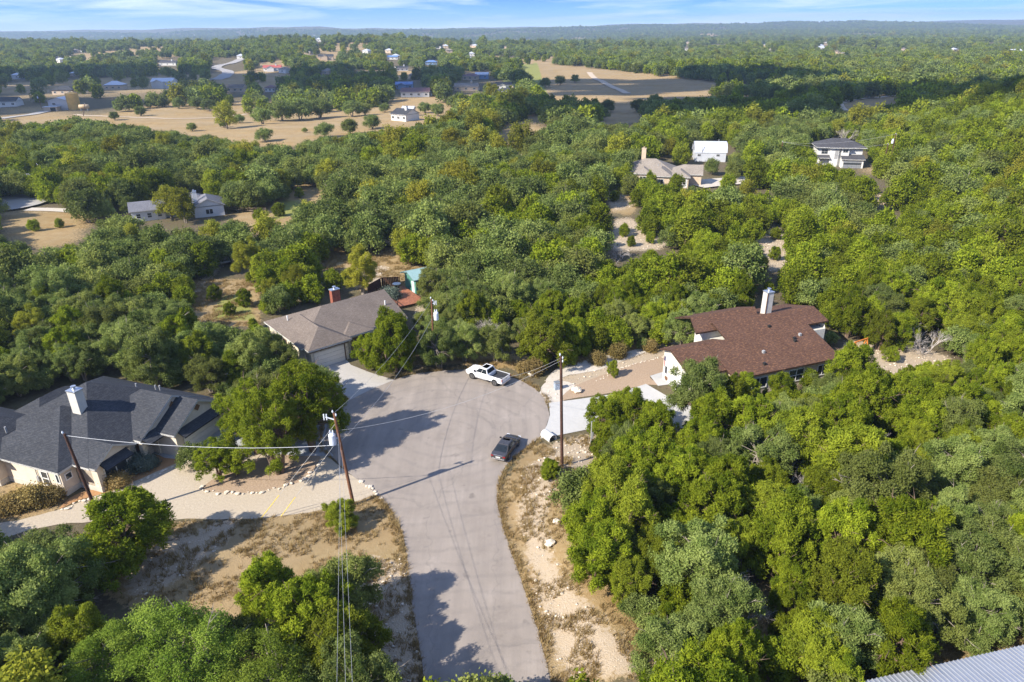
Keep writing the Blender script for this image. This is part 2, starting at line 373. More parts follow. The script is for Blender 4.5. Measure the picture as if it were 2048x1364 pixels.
while x < 9800: s *= 1.03; s = min(s, 90); x += s; g.append(x)
GY = np.array([-900, -400, -200, -100, -50, -20, 0, 10, 15] + g)
XX, YY = np.meshgrid(GX, GY); ZZ = H(XX, YY)
near = (np.abs(XX) < 70) & (YY < 120)
ZZ = ZZ - 0.02 + near * 0.0
def zone(polys):
    v = np.zeros(XX.shape)
    for P in polys:
        P = np.array(P); mn = P.min(0); mx = P.max(0)
        k = (XX >= mn[0]) & (XX <= mx[0]) & (YY >= mn[1]) & (YY <= mx[1])
        if k.any(): v[k] = np.maximum(v[k], inpoly(P, XX[k], YY[k]))
    for _ in range(2):
        v = (v + np.roll(v, 1, 0) + np.roll(v, -1, 0) + np.roll(v, 1, 1) + np.roll(v, -1, 1)) / 5
    return v
ZD, ZL, ZG = zone(Z_DRY), zone(Z_LIME), zone(Z_GREEN)
# little clearings through the far country
ff = fbm(XX / 130 + 40, YY / 260 + 9, 3); ZD = np.maximum(ZD, smooth(0.56, 0.62, ff) * smooth(420, 700, YY) * (YY < 4500))
nx, ny = len(GX), len(GY)
ii = np.arange(nx * ny).reshape(ny, nx)
Q = np.stack([ii[:-1, :-1], ii[:-1, 1:], ii[1:, 1:], ii[1:, :-1]], -1).reshape(-1, 4)
def ground_mat():
    m, n, b, out = newmat('ground_soil')
    at = lambda nm: N(n, 'ShaderNodeAttribute', attribute_name=nm).outputs['Fac']
    f1 = noise_fac(n, 0.35, 6, 0.65); f2 = noise_fac(n, 2.2, 6, 0.7); f3 = noise_fac(n, 9.0, 3, 0.7, lo=0.3, hi=0.7); f4 = noise_fac(n, 0.05, 4, 0.6)
    floor = mixc(n, f2, (0.085, 0.062, 0.040), (0.19, 0.145, 0.10)); floor = mixc(n, f1, floor, (0.13, 0.115, 0.06))
    dry = mixc(n, f2, (0.34, 0.235, 0.105), (0.48, 0.365, 0.20)); dry = mixc(n, f1, dry, (0.34, 0.215, 0.09)); dry = mixc(n, f4, dry, (0.38, 0.28, 0.16)); f5 = noise_fac(n, 0.03, 5, 0.7, 'Object', (1.0, 2.6, 1)); dry = mixc(n, f5, dry, mixc(n, 1.0, dry, (0.82, 0.83, 0.80), 'MULTIPLY'))
    lime = mixc(n, f3, (0.33, 0.25, 0.165), (0.56, 0.48, 0.375)); lime = mixc(n, f2, lime, (0.45, 0.35, 0.235))
    green = mixc(n, f2, (0.20, 0.22, 0.05), (0.30, 0.30, 0.09))
    def edge(a, lo, hi):
        ad = N(n, 'ShaderNodeMath', operation='ADD'); n.links.new(at(a), ad.inputs[0])
        sc = N(n, 'ShaderNodeMath', operation='MULTIPLY_ADD', inp={1: 0.7, 2: -0.35}); n.links.new(f2, sc.inputs[0]); n.links.new(sc.outputs[0], ad.inputs[1])
        r = N(n, 'ShaderNodeMapRange', inp={1: lo, 2: hi}); n.links.new(ad.outputs[0], r.inputs[0]); return r.outputs[0]
    c = mixc(n, edge('dry', 0.35, 0.6), floor, dry); c = mixc(n, edge('green', 0.4, 0.9), c, green); c = mixc(n, edge('lime', 0.45, 0.8), c, lime)
    n.links.new(c, b.inputs['Base Color']); b.inputs['Roughness'].default_value = 1.0; b.inputs['Specular IOR Level'].default_value = 0.1
    bump(n, b, f3, 0.08, 0.7); return m
gm = npmesh('ground', np.stack([XX, YY, ZZ], -1).reshape(-1, 3), Q, ground_mat(),
            {'dry': ('POINT', ZD.ravel()), 'lime': ('POINT', ZL.ravel()), 'green': ('POINT', ZG.ravel())}, True)
ground = link(bpy.data.objects.new('ground', gm)); tag(ground, kind='structure')

# ---- flat sheets near the camera
def asphalt_mat():
    m, n, b, out = newmat('asphalt')
    f1 = noise_fac(n, 0.22, 5, 0.6); f2 = noise_fac(n, 14.0, 3, 0.7, lo=0.3, hi=0.7); f3 = noise_fac(n, 1.1, 5, 0.65)
    along = noise_fac(n, 1.0, 4, 0.6, 'Object', (0.9, 0.05, 1), 0.38, 0.64)
    c = mixc(n, f1, (0.205, 0.173, 0.144), (0.345, 0.297, 0.255)); c = mixc(n, f3, c, (0.285, 0.243, 0.205)); 
    d = N(n, 'ShaderNodeMath', operation='MULTIPLY', inp={1: 0.6}); n.links.new(along, d.inputs[0]); c = mixc(n, d.outputs[0], c, (0.20, 0.172, 0.15))
    e = N(n, 'ShaderNodeMath', operation='MULTIPLY', inp={1: 0.35}); n.links.new(f2, e.inputs[0]); c = mixc(n, e.outputs[0], c, (0.36, 0.312, 0.268))
    # tyre scuffs turning round the circle
    t = N(n, 'ShaderNodeTexCoord'); mpn = N(n, 'ShaderNodeMapping', inp={'Location': (7.6, -66.5, 0)}); n.links.new(t.outputs['Object'], mpn.inputs[0])
    wv = N(n, 'ShaderNodeTexWave', wave_type='RINGS', rings_direction='SPHERICAL', inp={'Scale': 0.16, 'Distortion': 9.0, 'Detail': 5.0, 'Detail Scale': 0.5}); n.links.new(mpn.outputs[0], wv.inputs['Vector'])
    wr = N(n, 'ShaderNodeMapRange', inp={1: 0.72, 2: 1.0, 3: 0.0, 4: 0.26}); n.links.new(wv.outputs['Fac'], wr.inputs[0])
    gm_ = N(n, 'ShaderNodeMath', operation='MULTIPLY'); n.links.new(wr.outputs[0], gm_.inputs[0]); n.links.new(f3, gm_.inputs[1])
    c = mixc(n, gm_.outputs[0], c, (0.13, 0.12, 0.115))
    # long thin cracks
    v = N(n, 'ShaderNodeTexVoronoi', feature='DISTANCE_TO_EDGE', inp={'Scale': 0.10}); mq = N(n, 'ShaderNodeMapping', inp={'Scale': (1.0, 0.45, 1)})
    nz = N(n, 'ShaderNodeTexNoise', inp={'Scale': 0.7, 'Detail': 4.0}); n.links.new(t.outputs['Object'], nz.inputs['Vector'])
    av = N(n, 'ShaderNodeVectorMath', operation='MULTIPLY_ADD', inp={1: (2.2, 2.2, 0)}); n.links.new(nz.outputs['Color'], av.inputs[0]); n.links.new(t.outputs['Object'], av.inputs[2])
    n.links.new(av.outputs[0], mq.inputs[0]); n.links.new(mq.outputs[0], v.inputs['Vector'])
    ck = N(n, 'ShaderNodeMapRange', inp={1: 0.0, 2: 0.007, 3: 0.22, 4: 0.0}); n.links.new(v.outputs['Distance'], ck.inputs[0]); c = mixc(n, ck.outputs[0], c, (0.10, 0.095, 0.09))
    n.links.new(c, b.inputs['Base Color']); b.inputs['Roughness'].default_value = 0.92; b.inputs['Specular IOR Level'].default_value = 0.2
    st_ = noise_fac(n, 0.55, 3, 0.5, lo=0.66, hi=0.74); sk = N(n, 'ShaderNodeMath', operation='MULTIPLY', inp={1: 0.65}); n.links.new(st_, sk.inputs[0]); n.links.new(mixc(n, sk.outputs[0], c, (0.15, 0.13, 0.115)), b.inputs['Base Color'])
    bump(n, b, f2, 0.01, 0.5); return m
M['asphalt'] = asphalt_mat()
def gravel(name, a, c2, c3, sc=6.0):
    m, n, b, out = newmat(name)
    f2 = noise_fac(n, sc, 5, 0.75, lo=0.3, hi=0.7); f1 = noise_fac(n, 0.3, 5, 0.6); f3 = noise_fac(n, 1.4, 5, 0.7, 'Object', (0.6, 1.4, 1))
    c = mixc(n, f2, a, c2); c = mixc(n, f1, c, mixc(n, 0.5, c, c3)); k = N(n, 'ShaderNodeMath', operation='MULTIPLY', inp={1: 0.35}); n.links.new(f3, k.inputs[0]); c = mixc(n, k.outputs[0], c, c3)
    n.links.new(c, b.inputs['Base Color']); b.inputs['Roughness'].default_value = 1.0; b.inputs['Specular IOR Level'].default_value = 0.1
    bump(n, b, f2, 0.04, 0.6); return m
M['caliche'] = gravel('caliche', (0.37, 0.305, 0.225), (0.52, 0.45, 0.345), (0.44, 0.365, 0.27), 4.0)
M['pebble'] = gravel('pebble', (0.24, 0.165, 0.105), (0.47, 0.36, 0.26), (0.36, 0.26, 0.175), 5.0)
M['white_track'] = gravel('white_track', (0.42, 0.37, 0.30), (0.64, 0.59, 0.52), (0.50, 0.44, 0.36), 2.5)
M['mulch'] = gravel('mulch', (0.32, 0.17, 0.075), (0.46, 0.27, 0.135), (0.38, 0.21, 0.10), 4.0)
M['concrete_tan'] = gravel('concrete_tan', (0.40, 0.375, 0.34), (0.46, 0.43, 0.395), (0.38, 0.355, 0.32), 2.0)
M['concrete_white'] = gravel('concrete_white', (0.44, 0.43, 0.41), (0.51, 0.50, 0.475), (0.42, 0.41, 0.385), 1.2)
M['asphalt_far'] = gravel('asphalt_far', (0.33, 0.31, 0.29), (0.40, 0.38, 0.35), (0.35, 0.33, 0.31), 0.4)
M['track_far'] = gravel('track_far', (0.50, 0.40, 0.28), (0.58, 0.48, 0.36), (0.52, 0.42, 0.31), 0.4)
def spline(P, closed=True, sub=6):
    P = [Vector((*p, 0)) for p in P]; n = len(P); out = []
    for i in range(n if closed else n - 1):
        a, b, c, d = (P[(i - 1) % n], P[i], P[(i + 1) % n], P[(i + 2) % n]) if closed else (P[max(i - 1, 0)], P[i], P[i + 1], P[min(i + 2, n - 1)])
        for k in range(sub):
            t = k / sub
            q = 0.5 * ((2 * b) + (-a + c) * t + (2 * a - 5 * b + 4 * c - d) * t * t + (-a + 3 * b - 3 * c + d) * t ** 3)
            out.append((q.x, q.y))
    if not closed: out.append((P[-1].x, P[-1].y))
    return out
def sheet(name, pts, z, mat, kind='structure', thick=0.0):
    """flat filled outline; pts are world (x, y)"""
    bm = bmesh.new(); vs = [bm.verts.new((x_, y_, z)) for x_, y_ in pts]
    es = [bm.edges.new((vs[i], vs[(i + 1) % len(vs)])) for i in range(len(vs))]
    bmesh.ops.triangle_fill(bm, use_beauty=True, use_dissolve=False, edges=es)
    for f in bm.faces:
        if f.normal.z < 0: f.normal_flip()
    if thick:
        r = bmesh.ops.extrude_edge_only(bm, edges=es); 
        for v in [e for e in r['geom'] if isinstance(e, bmesh.types.BMVert)]: v.co.z -= thick
    me = bpy.data.meshes.new(name); bm.to_mesh(me); bm.free(); me.materials.append(mat)
    o = link(bpy.data.objects.new(name, me)); tag(o, kind=kind); return o
def pp(P): return [tuple(px(x_, y_, 0.0)[:2]) for x_, y_ in P]
def wob(pts, a=0.12, f=0.9):
    return [(x_ + a * (fbm(np.array(x_ * f + 3), np.array(y_ * f)) - .5) * 2, y_ + a * (fbm(np.array(x_ * f + 50), np.array(y_ * f + 9)) - .5) * 2) for x_, y_ in pts]
# road with its turning circle
road_px = [(1118, 1420), (1102, 1364), (1075, 1260), (1052, 1190), (1028, 1120), (1008, 1060), (996, 1010), (998, 965), (1018, 925), (1052, 895), (1082, 870), (1098, 835), (1090, 800), (1066, 775), (1030, 757),
           (985, 745), (940, 739), (880, 742), (830, 748), (780, 762), (735, 778), (695, 800), (665, 828), (648, 858), (645, 885), (662, 912), (690, 940), (720, 962), (752, 988), (782, 1020), (802, 1060), (813, 1110), (822, 1180), (834, 1270), (850, 1364), (860, 1430)]
road_w = pp(road_px); road_w = spline(road_w, True, 5)
tail = [(2.9, 24), (3.2, 5), (-4.8, 5), (-5.2, 24)]
sheet('road', wob(road_w, 0.16, 1.3), 0.012, M['asphalt'])
sheet('road', [(-5.6, 33.5), (2.6, 33.5), (3.4, 10), (-5.0, 10)], 0.008, M['asphalt'])
# gravel drive of the grey-roofed house
gd = pp([(760, 985), (700, 948), (660, 915), (640, 905), (600, 890), (520, 905), (420, 895), (330, 918), (270, 950), (205, 985), (140, 1012), (60, 1035), (-60, 1062), (-80, 1110), (60, 1060), (190, 1042), (300, 1040), (420, 1038), (520, 1036), (620, 1024), (690, 1010), (735, 994)])
sheet('gravel_drive', wob(spline(gd, True, 5), 0.25, 1.0), 0.004, M['caliche'])
# planted island with the junipers, and the bed along the house
isl = pp([(405, 978), (440, 985), (500, 985), (560, 975), (605, 960), (632, 935), (640, 915), (615, 905), (560, 912), (500, 925), (440, 950)])
ISL = spline(isl, True, 6); sheet('gravel_bed', wob(ISL, 0.1), 0.016, M['pebble'])
bedA = pp([(118, 1018), (165, 998), (215, 985), (262, 965), (310, 945), (372, 918), (395, 905), (340, 905), (290, 918), (215, 968), (150, 990)])
sheet('mulch_bed', wob(spline(bedA, True, 5), 0.1), 0.016, M['mulch'])
# concrete drives
sheet('driveway', pp([(640, 716), (690, 716), (702, 730), (740, 745), (788, 760), (742, 779), (700, 800), (690, 790), (668, 770), (655, 745)]), 0.022, M['concrete_tan'])
sheet('driveway', pp([(292, 900), (345, 868), (420, 850), (560, 860), (655, 845), (650, 870), (648, 892), (668, 912), (600, 912), (520, 905), (420, 925), (330, 916)]), 0.024, simple('driveway_grey', (0.36, 0.37, 0.38), 0.85, var=0.08))
sheet('driveway', pp([(1098, 806), (1160, 798), (1230, 788), (1292, 768), (1330, 790), (1420, 830), (1440, 870), (1330, 850), (1240, 850), (1180, 858), (1080, 878), (1094, 850), (1100, 830)]), 0.024, M['concrete_white'])
sheet('walkway', pp([(1300, 752), (1332, 742), (1345, 768), (1316, 772)]), 0.026, M['concrete_white'])
sheet('white_track', wob(spline(pp([(1092, 766), (1140, 750), (1200, 738), (1270, 712), (1330, 692), (1390, 680), (1400, 660), (1360, 668), (1300, 690), (1230, 708), (1160, 722), (1110, 740)]), True, 5), 0.3), 0.006, M['white_track'])
sheet('white_track', wob(spline(pp([(1078, 800), (1100, 806), (1140, 795), (1150, 770), (1110, 760), (1085, 770)]), True, 5), 0.3), 0.009, M['white_track'])
PB = pp([(1120, 800), (1150, 772), (1200, 752), (1270, 728), (1335, 712), (1345, 740), (1300, 752), (1318, 770), (1290, 770), (1220, 786), (1150, 796)])
sheet('pebble_yard', wob(spline(PB, True, 5), 0.08), 0.018, M['pebble'])
# grass verge in the road shoulder is added with the plants
# far roads and tracks follow the ground as ribbons
def ribbon(name, P, wd, mat, lift=0.12):
    pts = spline([tuple(px(*p)[:2]) for p in P], False, 8); V = []; Fq = []
    for i, (x_, y_) in enumerate(pts):
        a = Vector(pts[max(i - 1, 0)]); b = Vector(pts[min(i + 1, len(pts) - 1)]); d = (b - a).normalized(); nn = Vector((-d.y, d.x))
        for s_ in (-1, -0.33, 0.33, 1):
            q = Vector((x_, y_)) + nn * (s_ * wd / 2); V.append((q.x, q.y, float(H(q.x, q.y)) + lift))
    for i in range(len(pts) - 1):
        for k in range(3): a = 4 * i + k; Fq.append((a, a + 4, a + 5, a + 1))
    o = link(bpy.data.objects.new(name, npmesh(name, V, Fq, mat))); tag(o, kind='structure'); return o
ribbon('field_track', [(150, 229), (220, 233), (330, 237), (420, 236), (494, 228)], 3.2, M['track_far'])
ribbon('field_track', [(1690, 222), (1680, 208), (1710, 200), (1760, 195), (1800, 190)], 4.5, M['track_far'], 0.25)
ribbon('field_track', [(1255, 188), (1220, 172), (1195, 160), (1178, 145)], 6.0, M['track_far'], 0.4)
ribbon('far_road', [(430, 160), (450, 152), (455, 143), (432, 135), (470, 124), (485, 118)], 13.0, M['asphalt_far'], 0.5)
ribbon('far_road', [(0, 238), (60, 230), (110, 220)], 7.0, M['asphalt_far'], 0.3)
ribbon('far_driveway', [(170, 424), (110, 420), (55, 419)], 3.4, M['white_track'])
ribbon('far_driveway', [(1385, 372), (1440, 366), (1500, 362), (1552, 358)], 10.0, M['white_track'], 0.4)
c = px(10, 408); sheet('turning_circle', [(c[0] + 11 * math.cos(a), c[1] + 11 * math.sin(a)) for a in np.linspace(0, 2 * math.pi, 30)[:-1]], h0(c) + 0.35, M['asphalt_far'])
# ------------------------------------------------------------------ houses
TH = 0.22
def roof_block(parent, u0, u1, v0, v1, ez, p, mat, axis='u', hip0=True, hip1=True, fascia=None, name='roof', ridge=None, gmat=None, inset=0.35):
    """hip or gable roof over a rectangle in house coordinates; hip0/hip1: hipped at the low / high end of its ridge"""
    sw = axis == 'v'
    a0, a1, b0, b1 = (v0, v1, u0, u1) if sw else (u0, u1, v0, v1)
    half = (b1 - b0) / 2; bm_ = (b0 + b1) / 2; rz = ez + p * half
    run = min(half, (a1 - a0) / 2 - 0.01) if (hip0 and hip1) else min(half, a1 - a0 - 0.05)
    ra = a0 + (run if hip0 else 0); rb = a1 - (run if hip1 else 0)
    if hip0 and hip1 and (a1 - a0) < 2 * half: rz = ez + p * run
    X = lambda a, b, z: (b, a, z) if sw else (a, b, z)
    mb = MB(); sl = math.hypot(half, rz - ez)
    A, B, C_, D = X(a0, b0, ez), X(a1, b0, ez), X(a1, b1, ez), X(a0, b1, ez); R0, R1 = X(ra, bm_, rz), X(rb, bm_, rz)
    def P(pts, uv): mb.poly(pts[::-1] if sw else pts, uv[::-1] if sw else uv)
    P([A, B, R1, R0], [(a0, 0), (a1, 0), (rb, sl), (ra, sl)])
    P([C_, D, R0, R1], [(-a1, 0), (-a0, 0), (-ra, sl), (-rb, sl)])
    if hip0: P([D, A, R0], [(b0, 0), (b1, 0), (bm_, sl)])
    if hip1: P([B, C_, R1], [(b0, 0), (b1, 0), (bm_, sl)])
    # underside
    dz = lambda q: (q[0], q[1], q[2] - TH)
    if hip0 and hip1: P([dz(D), dz(C_), dz(B), dz(A)], [(0, 0)] * 4)
    else:
        P([dz(R0), dz(R1), dz(B), dz(A)], [(0, 0)] * 4); P([dz(R1), dz(R0), dz(D), dz(C_)], [(0, 0)] * 4)
    o = mb.build(name, mat, parent)
    fb = MB(); out = 0.012
    def strip(q0, q1):
        fb.poly([q0, q1, dz(q1), dz(q0)]); fb.poly([dz(q0), dz(q1), q1, q0])
    strip(A, B); strip(C_, D)
    if hip0: strip(D, A)
    else: strip(D, R0); strip(R0, A)
    if hip1: strip(B, C_)
    else: strip(B, R1); strip(R1, C_)
    fb.build('fascia', fascia or M['trim_white'], o)
    for hp, a in ((hip0, a0 + inset), (hip1, a1 - inset)):
        if not hp and gmat:
            g_ = MB(); k = p * 0.0
            t0, t1, tp = X(a, b0 + 0.5, ez - TH + p * 0.45), X(a, b1 - 0.5, ez - TH + p * 0.45), X(a, bm_, rz - TH)
            e = 0.1 if a > (a0 + a1) / 2 else -0.1
            q = lambda z_: tuple(np.array(z_) + (np.array([0, -e, 0]) if sw else np.array([-e, 0, 0])))
            g_.poly([t0, t1, tp]); g_.poly([q(t1), q(t0), q(tp)]); g_.build('gable_wall', gmat, parent)
    return o
def walls(parent, u0, u1, v0, v1, z0, z1, mat, name='wall'):
    return MB().box((u0, v0, z0), (u1, v1, z1)).build(name, mat, parent)
def window(parent, c, n, w_, h_, frame='trim_white', panes=(1, 2), name='window'):
    """window on a wall: c centre (house coordinates), n outward unit vector in the plane"""
    n = Vector((*n, 0)).normalized(); t = Vector((-n.y, n.x, 0)); c = Vector(c)
    q = lambda a, z, d: c + t * a + Vector((0, 0, z)) + n * d
    f = MB(); fr = 0.09
    def slab(a0, a1, z0, z1, d0, d1):
        P = [q(a0, z0, d0), q(a1, z0, d0), q(a1, z1, d0), q(a0, z1, d0), q(a0, z0, d1), q(a1, z0, d1), q(a1, z1, d1), q(a0, z1, d1)]
        i = len(f.v); f.v += [tuple(p) for p in P]
        for k in ((4, 5, 6, 7), (0, 1, 5, 4), (1, 2, 6, 5), (2, 3, 7, 6), (3, 0, 4, 7)): f.f.append(tuple(i + j for j in k)); f.uv.append(None); f.m.append(0)
    W, Hh = w_ / 2, h_ / 2
    slab(-W, W, Hh - fr, Hh, 0, 0.07); slab(-W, W, -Hh, -Hh + fr, 0, 0.07); slab(-W, -W + fr, -Hh + fr, Hh - fr, 0, 0.07); slab(W - fr, W, -Hh + fr, Hh - fr, 0, 0.07)
    for k in range(1, panes[0]): a = -W + w_ * k / panes[0]; slab(a - 0.04, a + 0.04, -Hh + fr, Hh - fr, 0, 0.06)
    for k in range(1, panes[1]): a = -Hh + h_ * k / panes[1]; slab(-W + fr, W - fr, a - 0.03, a + 0.03, 0, 0.055)
    o = f.build(name, M[frame], parent)
    for i in range(panes[0]):
        for j in range(panes[1]):
            g_ = MB(); a0 = -W + w_ * i / panes[0] + 0.06; a1 = -W + w_ * (i + 1) / panes[0] - 0.06; z0 = -Hh + h_ * j / panes[1] + 0.06; z1 = -Hh + h_ * (j + 1) / panes[1] - 0.06
            g_.poly([q(a0, z0, 0.03), q(a1, z0, 0.03), q(a1, z1, 0.03), q(a0, z1, 0.03)]); g_.build('pane', M['glass'], o)
    return o
def garage(parent, c, n, w_, h_, mat='door_garage', rows=4, glass_row=False, cols=1):
    n = Vector((*n, 0)).normalized(); t = Vector((-n.y, n.x, 0)); c = Vector(c)
    d = MB(); d.poly([c + t * a + Vector((0, 0, z)) + n * 0.02 for a, z in ((-w_ / 2, 0), (w_ / 2, 0), (w_ / 2, h_), (-w_ / 2, h_))])
    o = d.build('garage_door', M['dark'], parent)
    for r in range(rows):
        for k in range(cols):
            a0 = -w_ / 2 + w_ * k / cols + 0.02; a1 = -w_ / 2 + w_ * (k + 1) / cols - 0.02; z0 = h_ * r / rows + 0.015; z1 = h_ * (r + 1) / rows - 0.015
            g_ = MB(); P = [c + t * a + Vector((0, 0, z)) + n * dd for dd in (0.025, 0.07) for a, z in ((a0, z0), (a1, z0), (a1, z1), (a0, z1))]
            g_.v = [tuple(p) for p in P]; g_.f = [(4, 5, 6, 7), (0, 1, 5, 4), (1, 2, 6, 5), (2, 3, 7, 6), (3, 0, 4, 7)]; g_.uv = [None] * 5; g_.m = [0] * 5
            g_.build('panel', M['glass'] if (glass_row and r == rows - 2) else M[mat], o)
    return o
def chimney(parent, u, v, z0, z1, w_, mat, d_=None, cap='galv'):
    d_ = d_ or w_
    o = MB().box((u - w_ / 2, v - d_ / 2, z0), (u + w_ / 2, v + d_ / 2, z1)).build('chimney', M[mat], parent)
    c = MB(); c.loft([[(u - s_ * (w_ / 2 + 0.06), v - s_ * 0 - (d_ / 2 + 0.06), z) if k == 0 else (u + (w_ / 2 + 0.06), v - (d_ / 2 + 0.06), z) if k == 1 else (u + (w_ / 2 + 0.06), v + (d_ / 2 + 0.06), z) if k == 2 else (u - (w_ / 2 + 0.06), v + (d_ / 2 + 0.06), z) for k in range(4)] for s_, z in ((1, z1), (1, z1 + 0.12))])
    c.build('chimney_cap', M[cap], o)
    f = MB().tube([(u, v, z1 + 0.12), (u, v, z1 + 0.42)], 0.16, 10); f.tube([(u, v, z1 + 0.42), (u, v, z1 + 0.5)], 0.26, 10); f.build('flue', M[cap], o)
    return o
def vents(parent, L, mat='trim_grey'):
    for u, v, z in L: MB().tube([(u, v, z - 0.3), (u, v, z + 0.4)], 0.09, 8).build('roof_vent', M[mat], parent)
K = CH / 40.0        # measurements below were taken at 40 m camera height
def house(name, corner, ang, label, cat='house'):
    return empty(name, (corner[0], corner[1], 0), math.radians(ang), label, cat)

# ---- A: grey shingle roof, cream stucco, left of the turning circle
cA = px(115, 947, 3.0 * K)
A_ = house('house', cA, -20, 'cream stucco house with dark grey hipped roof beside the pale gravel drive')
A_.scale = (K, K, K)
ez, p = 3.0, 0.56; sg = M['shingle_grey']; cream = M['stucco_cream']
roof_block(A_, -11, 0, 0, 11.4, ez, p, sg, 'u')
roof_block(A_, -12.9, 2.1, 1.5, 16.5, ez + 0.006, p, sg, 'u')
roof_block(A_, -21, -7.6, -0.9, 7.2, ez + 0.003, p, sg, 'u')
roof_block(A_, -15.5, -9, 5.0, 13.6, ez - 0.3, p, sg, 'v')
roof_block(A_, -4.5, 2.8, 1.56, 6.35, ez + 0.02, p, sg, 'u', True, False, gmat=cream)
roof_block(A_, -6, 3.0, 6.7, 16.44, ez + 0.03, p, sg, 'u', True, False, gmat=cream)
roof_block(A_, -4, 5.4, 8.65, 16.4, ez - 0.02, p, sg, 'u', True, False, gmat=cream)
for (u0, u1, v0, v1) in ((-10.6, -0.45, 0.45, 11), (-12.4, 1.6, 2.0, 16), (-20.5, -8.05, -0.45, 6.7), (-15, -9.4, 5.4, 13.1), (-2, 2.35, 2.0, 5.9), (-2, 2.2, 9.0, 16.0), (0, 4.95, 9.15, 15.9)):
    walls(A_, u0, u1, v0, v1, -0.02, ez - 0.25, cream)
for (u0, u1, v0, v1) in ((-10.64, -0.41, 0.41, 11.04), (-20.55, -8.0, -0.5, 6.75), (-2, 2.39, 1.95, 5.95)):
    walls(A_, u0, u1, v0, v1, -0.5, 0.55, M['foundation'], 'foundation')
MB().box((2.35, 6.9, -0.02), (2.85, 7.4, 2.75)).build('porch_column', M['stone_cream'], A_)
walls(A_, 2.2, 2.6, 8.9, 9.12, -0.02, 2.7, M['stone_cream'], 'porch_column')
window(A_, (2.36, 3.95, 1.45), (1, 0), 2.6, 1.6, panes=(2, 1)); window(A_, (-0.44, 1.15, 1.9), (1, 0), 0.75, 0.75, panes=(1, 1))
window(A_, (-2.6, 0.44, 1.55), (0, -1), 0.95, 1.7, panes=(1, 2)); window(A_, (-9.2, -0.46, 2.2), (0, -1), 1.5, 0.5, panes=(1, 1)); window(A_, (-0.9, 0.44, 1.9), (0, -1), 0.5, 1.1, panes=(1, 1))
MB().box((-3.75, 0.28, 0.9), (-3.45, 0.45, 1.6)).build('meter_box', M['trim_grey'], A_)
MB().tube([(-3.6, 0.36, 1.6), (-3.6, 0.36, 2.75)], 0.04, 6).build('conduit', M['trim_grey'], A_)
for u, v, z in ((2.75, 11.57, 4.6), (5.12, 12.5, 4.2)):
    MB().poly([(u, v - 0.42, z), (u, v, z - 0.42), (u, v + 0.42, z), (u, v, z + 0.42)]).build('gable_vent', simple('vent_brown', (0.16, 0.08, 0.03), 0.7), A_)
def skirt(u0, u1, v0, v1, z0, z1):
    m = MB(); m.poly([(u0, v0, z1), (u1, v0, z0), (u1, v1, z0), (u0, v1, z1)], [(v0, 1), (v0, 0), (v1, 0), (v1, 1)]); m.poly([(u0, v0, z1 - .12), (u0, v1, z1 - .12), (u1, v1, z0 - .12), (u1, v0, z0 - .12)], [(0, 0)] * 4)
    m.poly([(u1, v0, z0), (u1, v0, z0 - .12), (u1, v1, z0 - .12), (u1, v1, z0)], [(0, 0)] * 4); m.build('skirt_roof', sg, A_)
skirt(2.36, 3.25, 2.4, 5.5, 2.45, 3.0); skirt(4.96, 6.1, 9.3, 15.7, 2.55, 3.15); skirt(2.5, 3.9, 6.9, 9.4, 2.7, 3.3)
chimney(A_, -3.6, 6.3, 4.8, 7.9, 1.1, 'chimney_tan', 0.9)
vents(A_, [(-9.4, 2.4, 4.4), (-11.2, 2.0, 4.2), (-3, 12.6, 5.2), (-1.2, 13.4, 4.9), (-0.7, 13.5, 4.9)])
garage(A_, (4.97, 12.5, 0.02), (1, 0), 5.0, 2.3, 'trim_white')
garage(A_, (1.62, 7.6, 0.02), (1, 0), 1.1, 2.2, 'trim_brown', rows=2)

# ---- B: taupe roof and brick chimney, beyond the turning circle
cB = px(699, 678, 3.0 * K)
B_ = house('house', cB, 40, 'low taupe-roofed house with red brick chimney and cream garage door'); B_.scale = (K, K, K)
st = M['shingle_taupe']; sw_ = M['stone_cream']
roof_block(B_, -6.2, 9.9, 1.3, 13.6, 3.0, 0.42, st, 'u', True, False, gmat=sw_)
roof_block(B_, -5.9, 0.35, -0.1, 12.0, 3.02, 0.52, st, 'v', True, True)
roof_block(B_, -0.5, 4.2, 0.75, 6.0, 2.98, 0.40, st, 'v', True, True)
walls(B_, -5.4, -0.15, 0.4, 11, -0.02, 2.8, sw_); walls(B_, -5.7, 9.4, 1.8, 13.1, -0.02, 2.8, sw_)
MB().box((-5.5, 0.3, 2.45), (-0.05, 0.42, 2.8)).build('lintel', M['trim_brown'], B_)
garage(B_, (-2.9, 0.395, 0.02), (0, -1), 4.3, 2.3, 'door_garage', 4)
MB().box((-0.72, 0.28, 0), (-0.6, 0.41, 2.45)).build('door_post', M['trim_brown'], B_)
window(B_, (2.8, 1.79, 1.5), (0, -1), 1.6, 1.3, 'trim_brown', (2, 1)); window(B_, (6.6, 1.79, 1.5), (0, -1), 1.6, 1.3, 'trim_brown', (2, 1)); window(B_, (-5.71, 8, 1.5), (-1, 0), 1.4, 1.2, 'trim_brown', (2, 1))
window(B_, (9.41, 5, 1.5), (1, 0), 1.4, 1.2, 'trim_brown', (2, 1))
MB().box((1.0, 1.70, 0), (1.95, 1.81, 2.1)).build('front_door', M['trim_brown'], B_)
chimney(B_, 3.0, 9.3, 3.6, 6.7, 1.25, 'wall_brick', 0.8)
vents(B_, [(-4.3, 9.5, 4.2), (8.3, 4.6, 4.6)], 'trim_white')

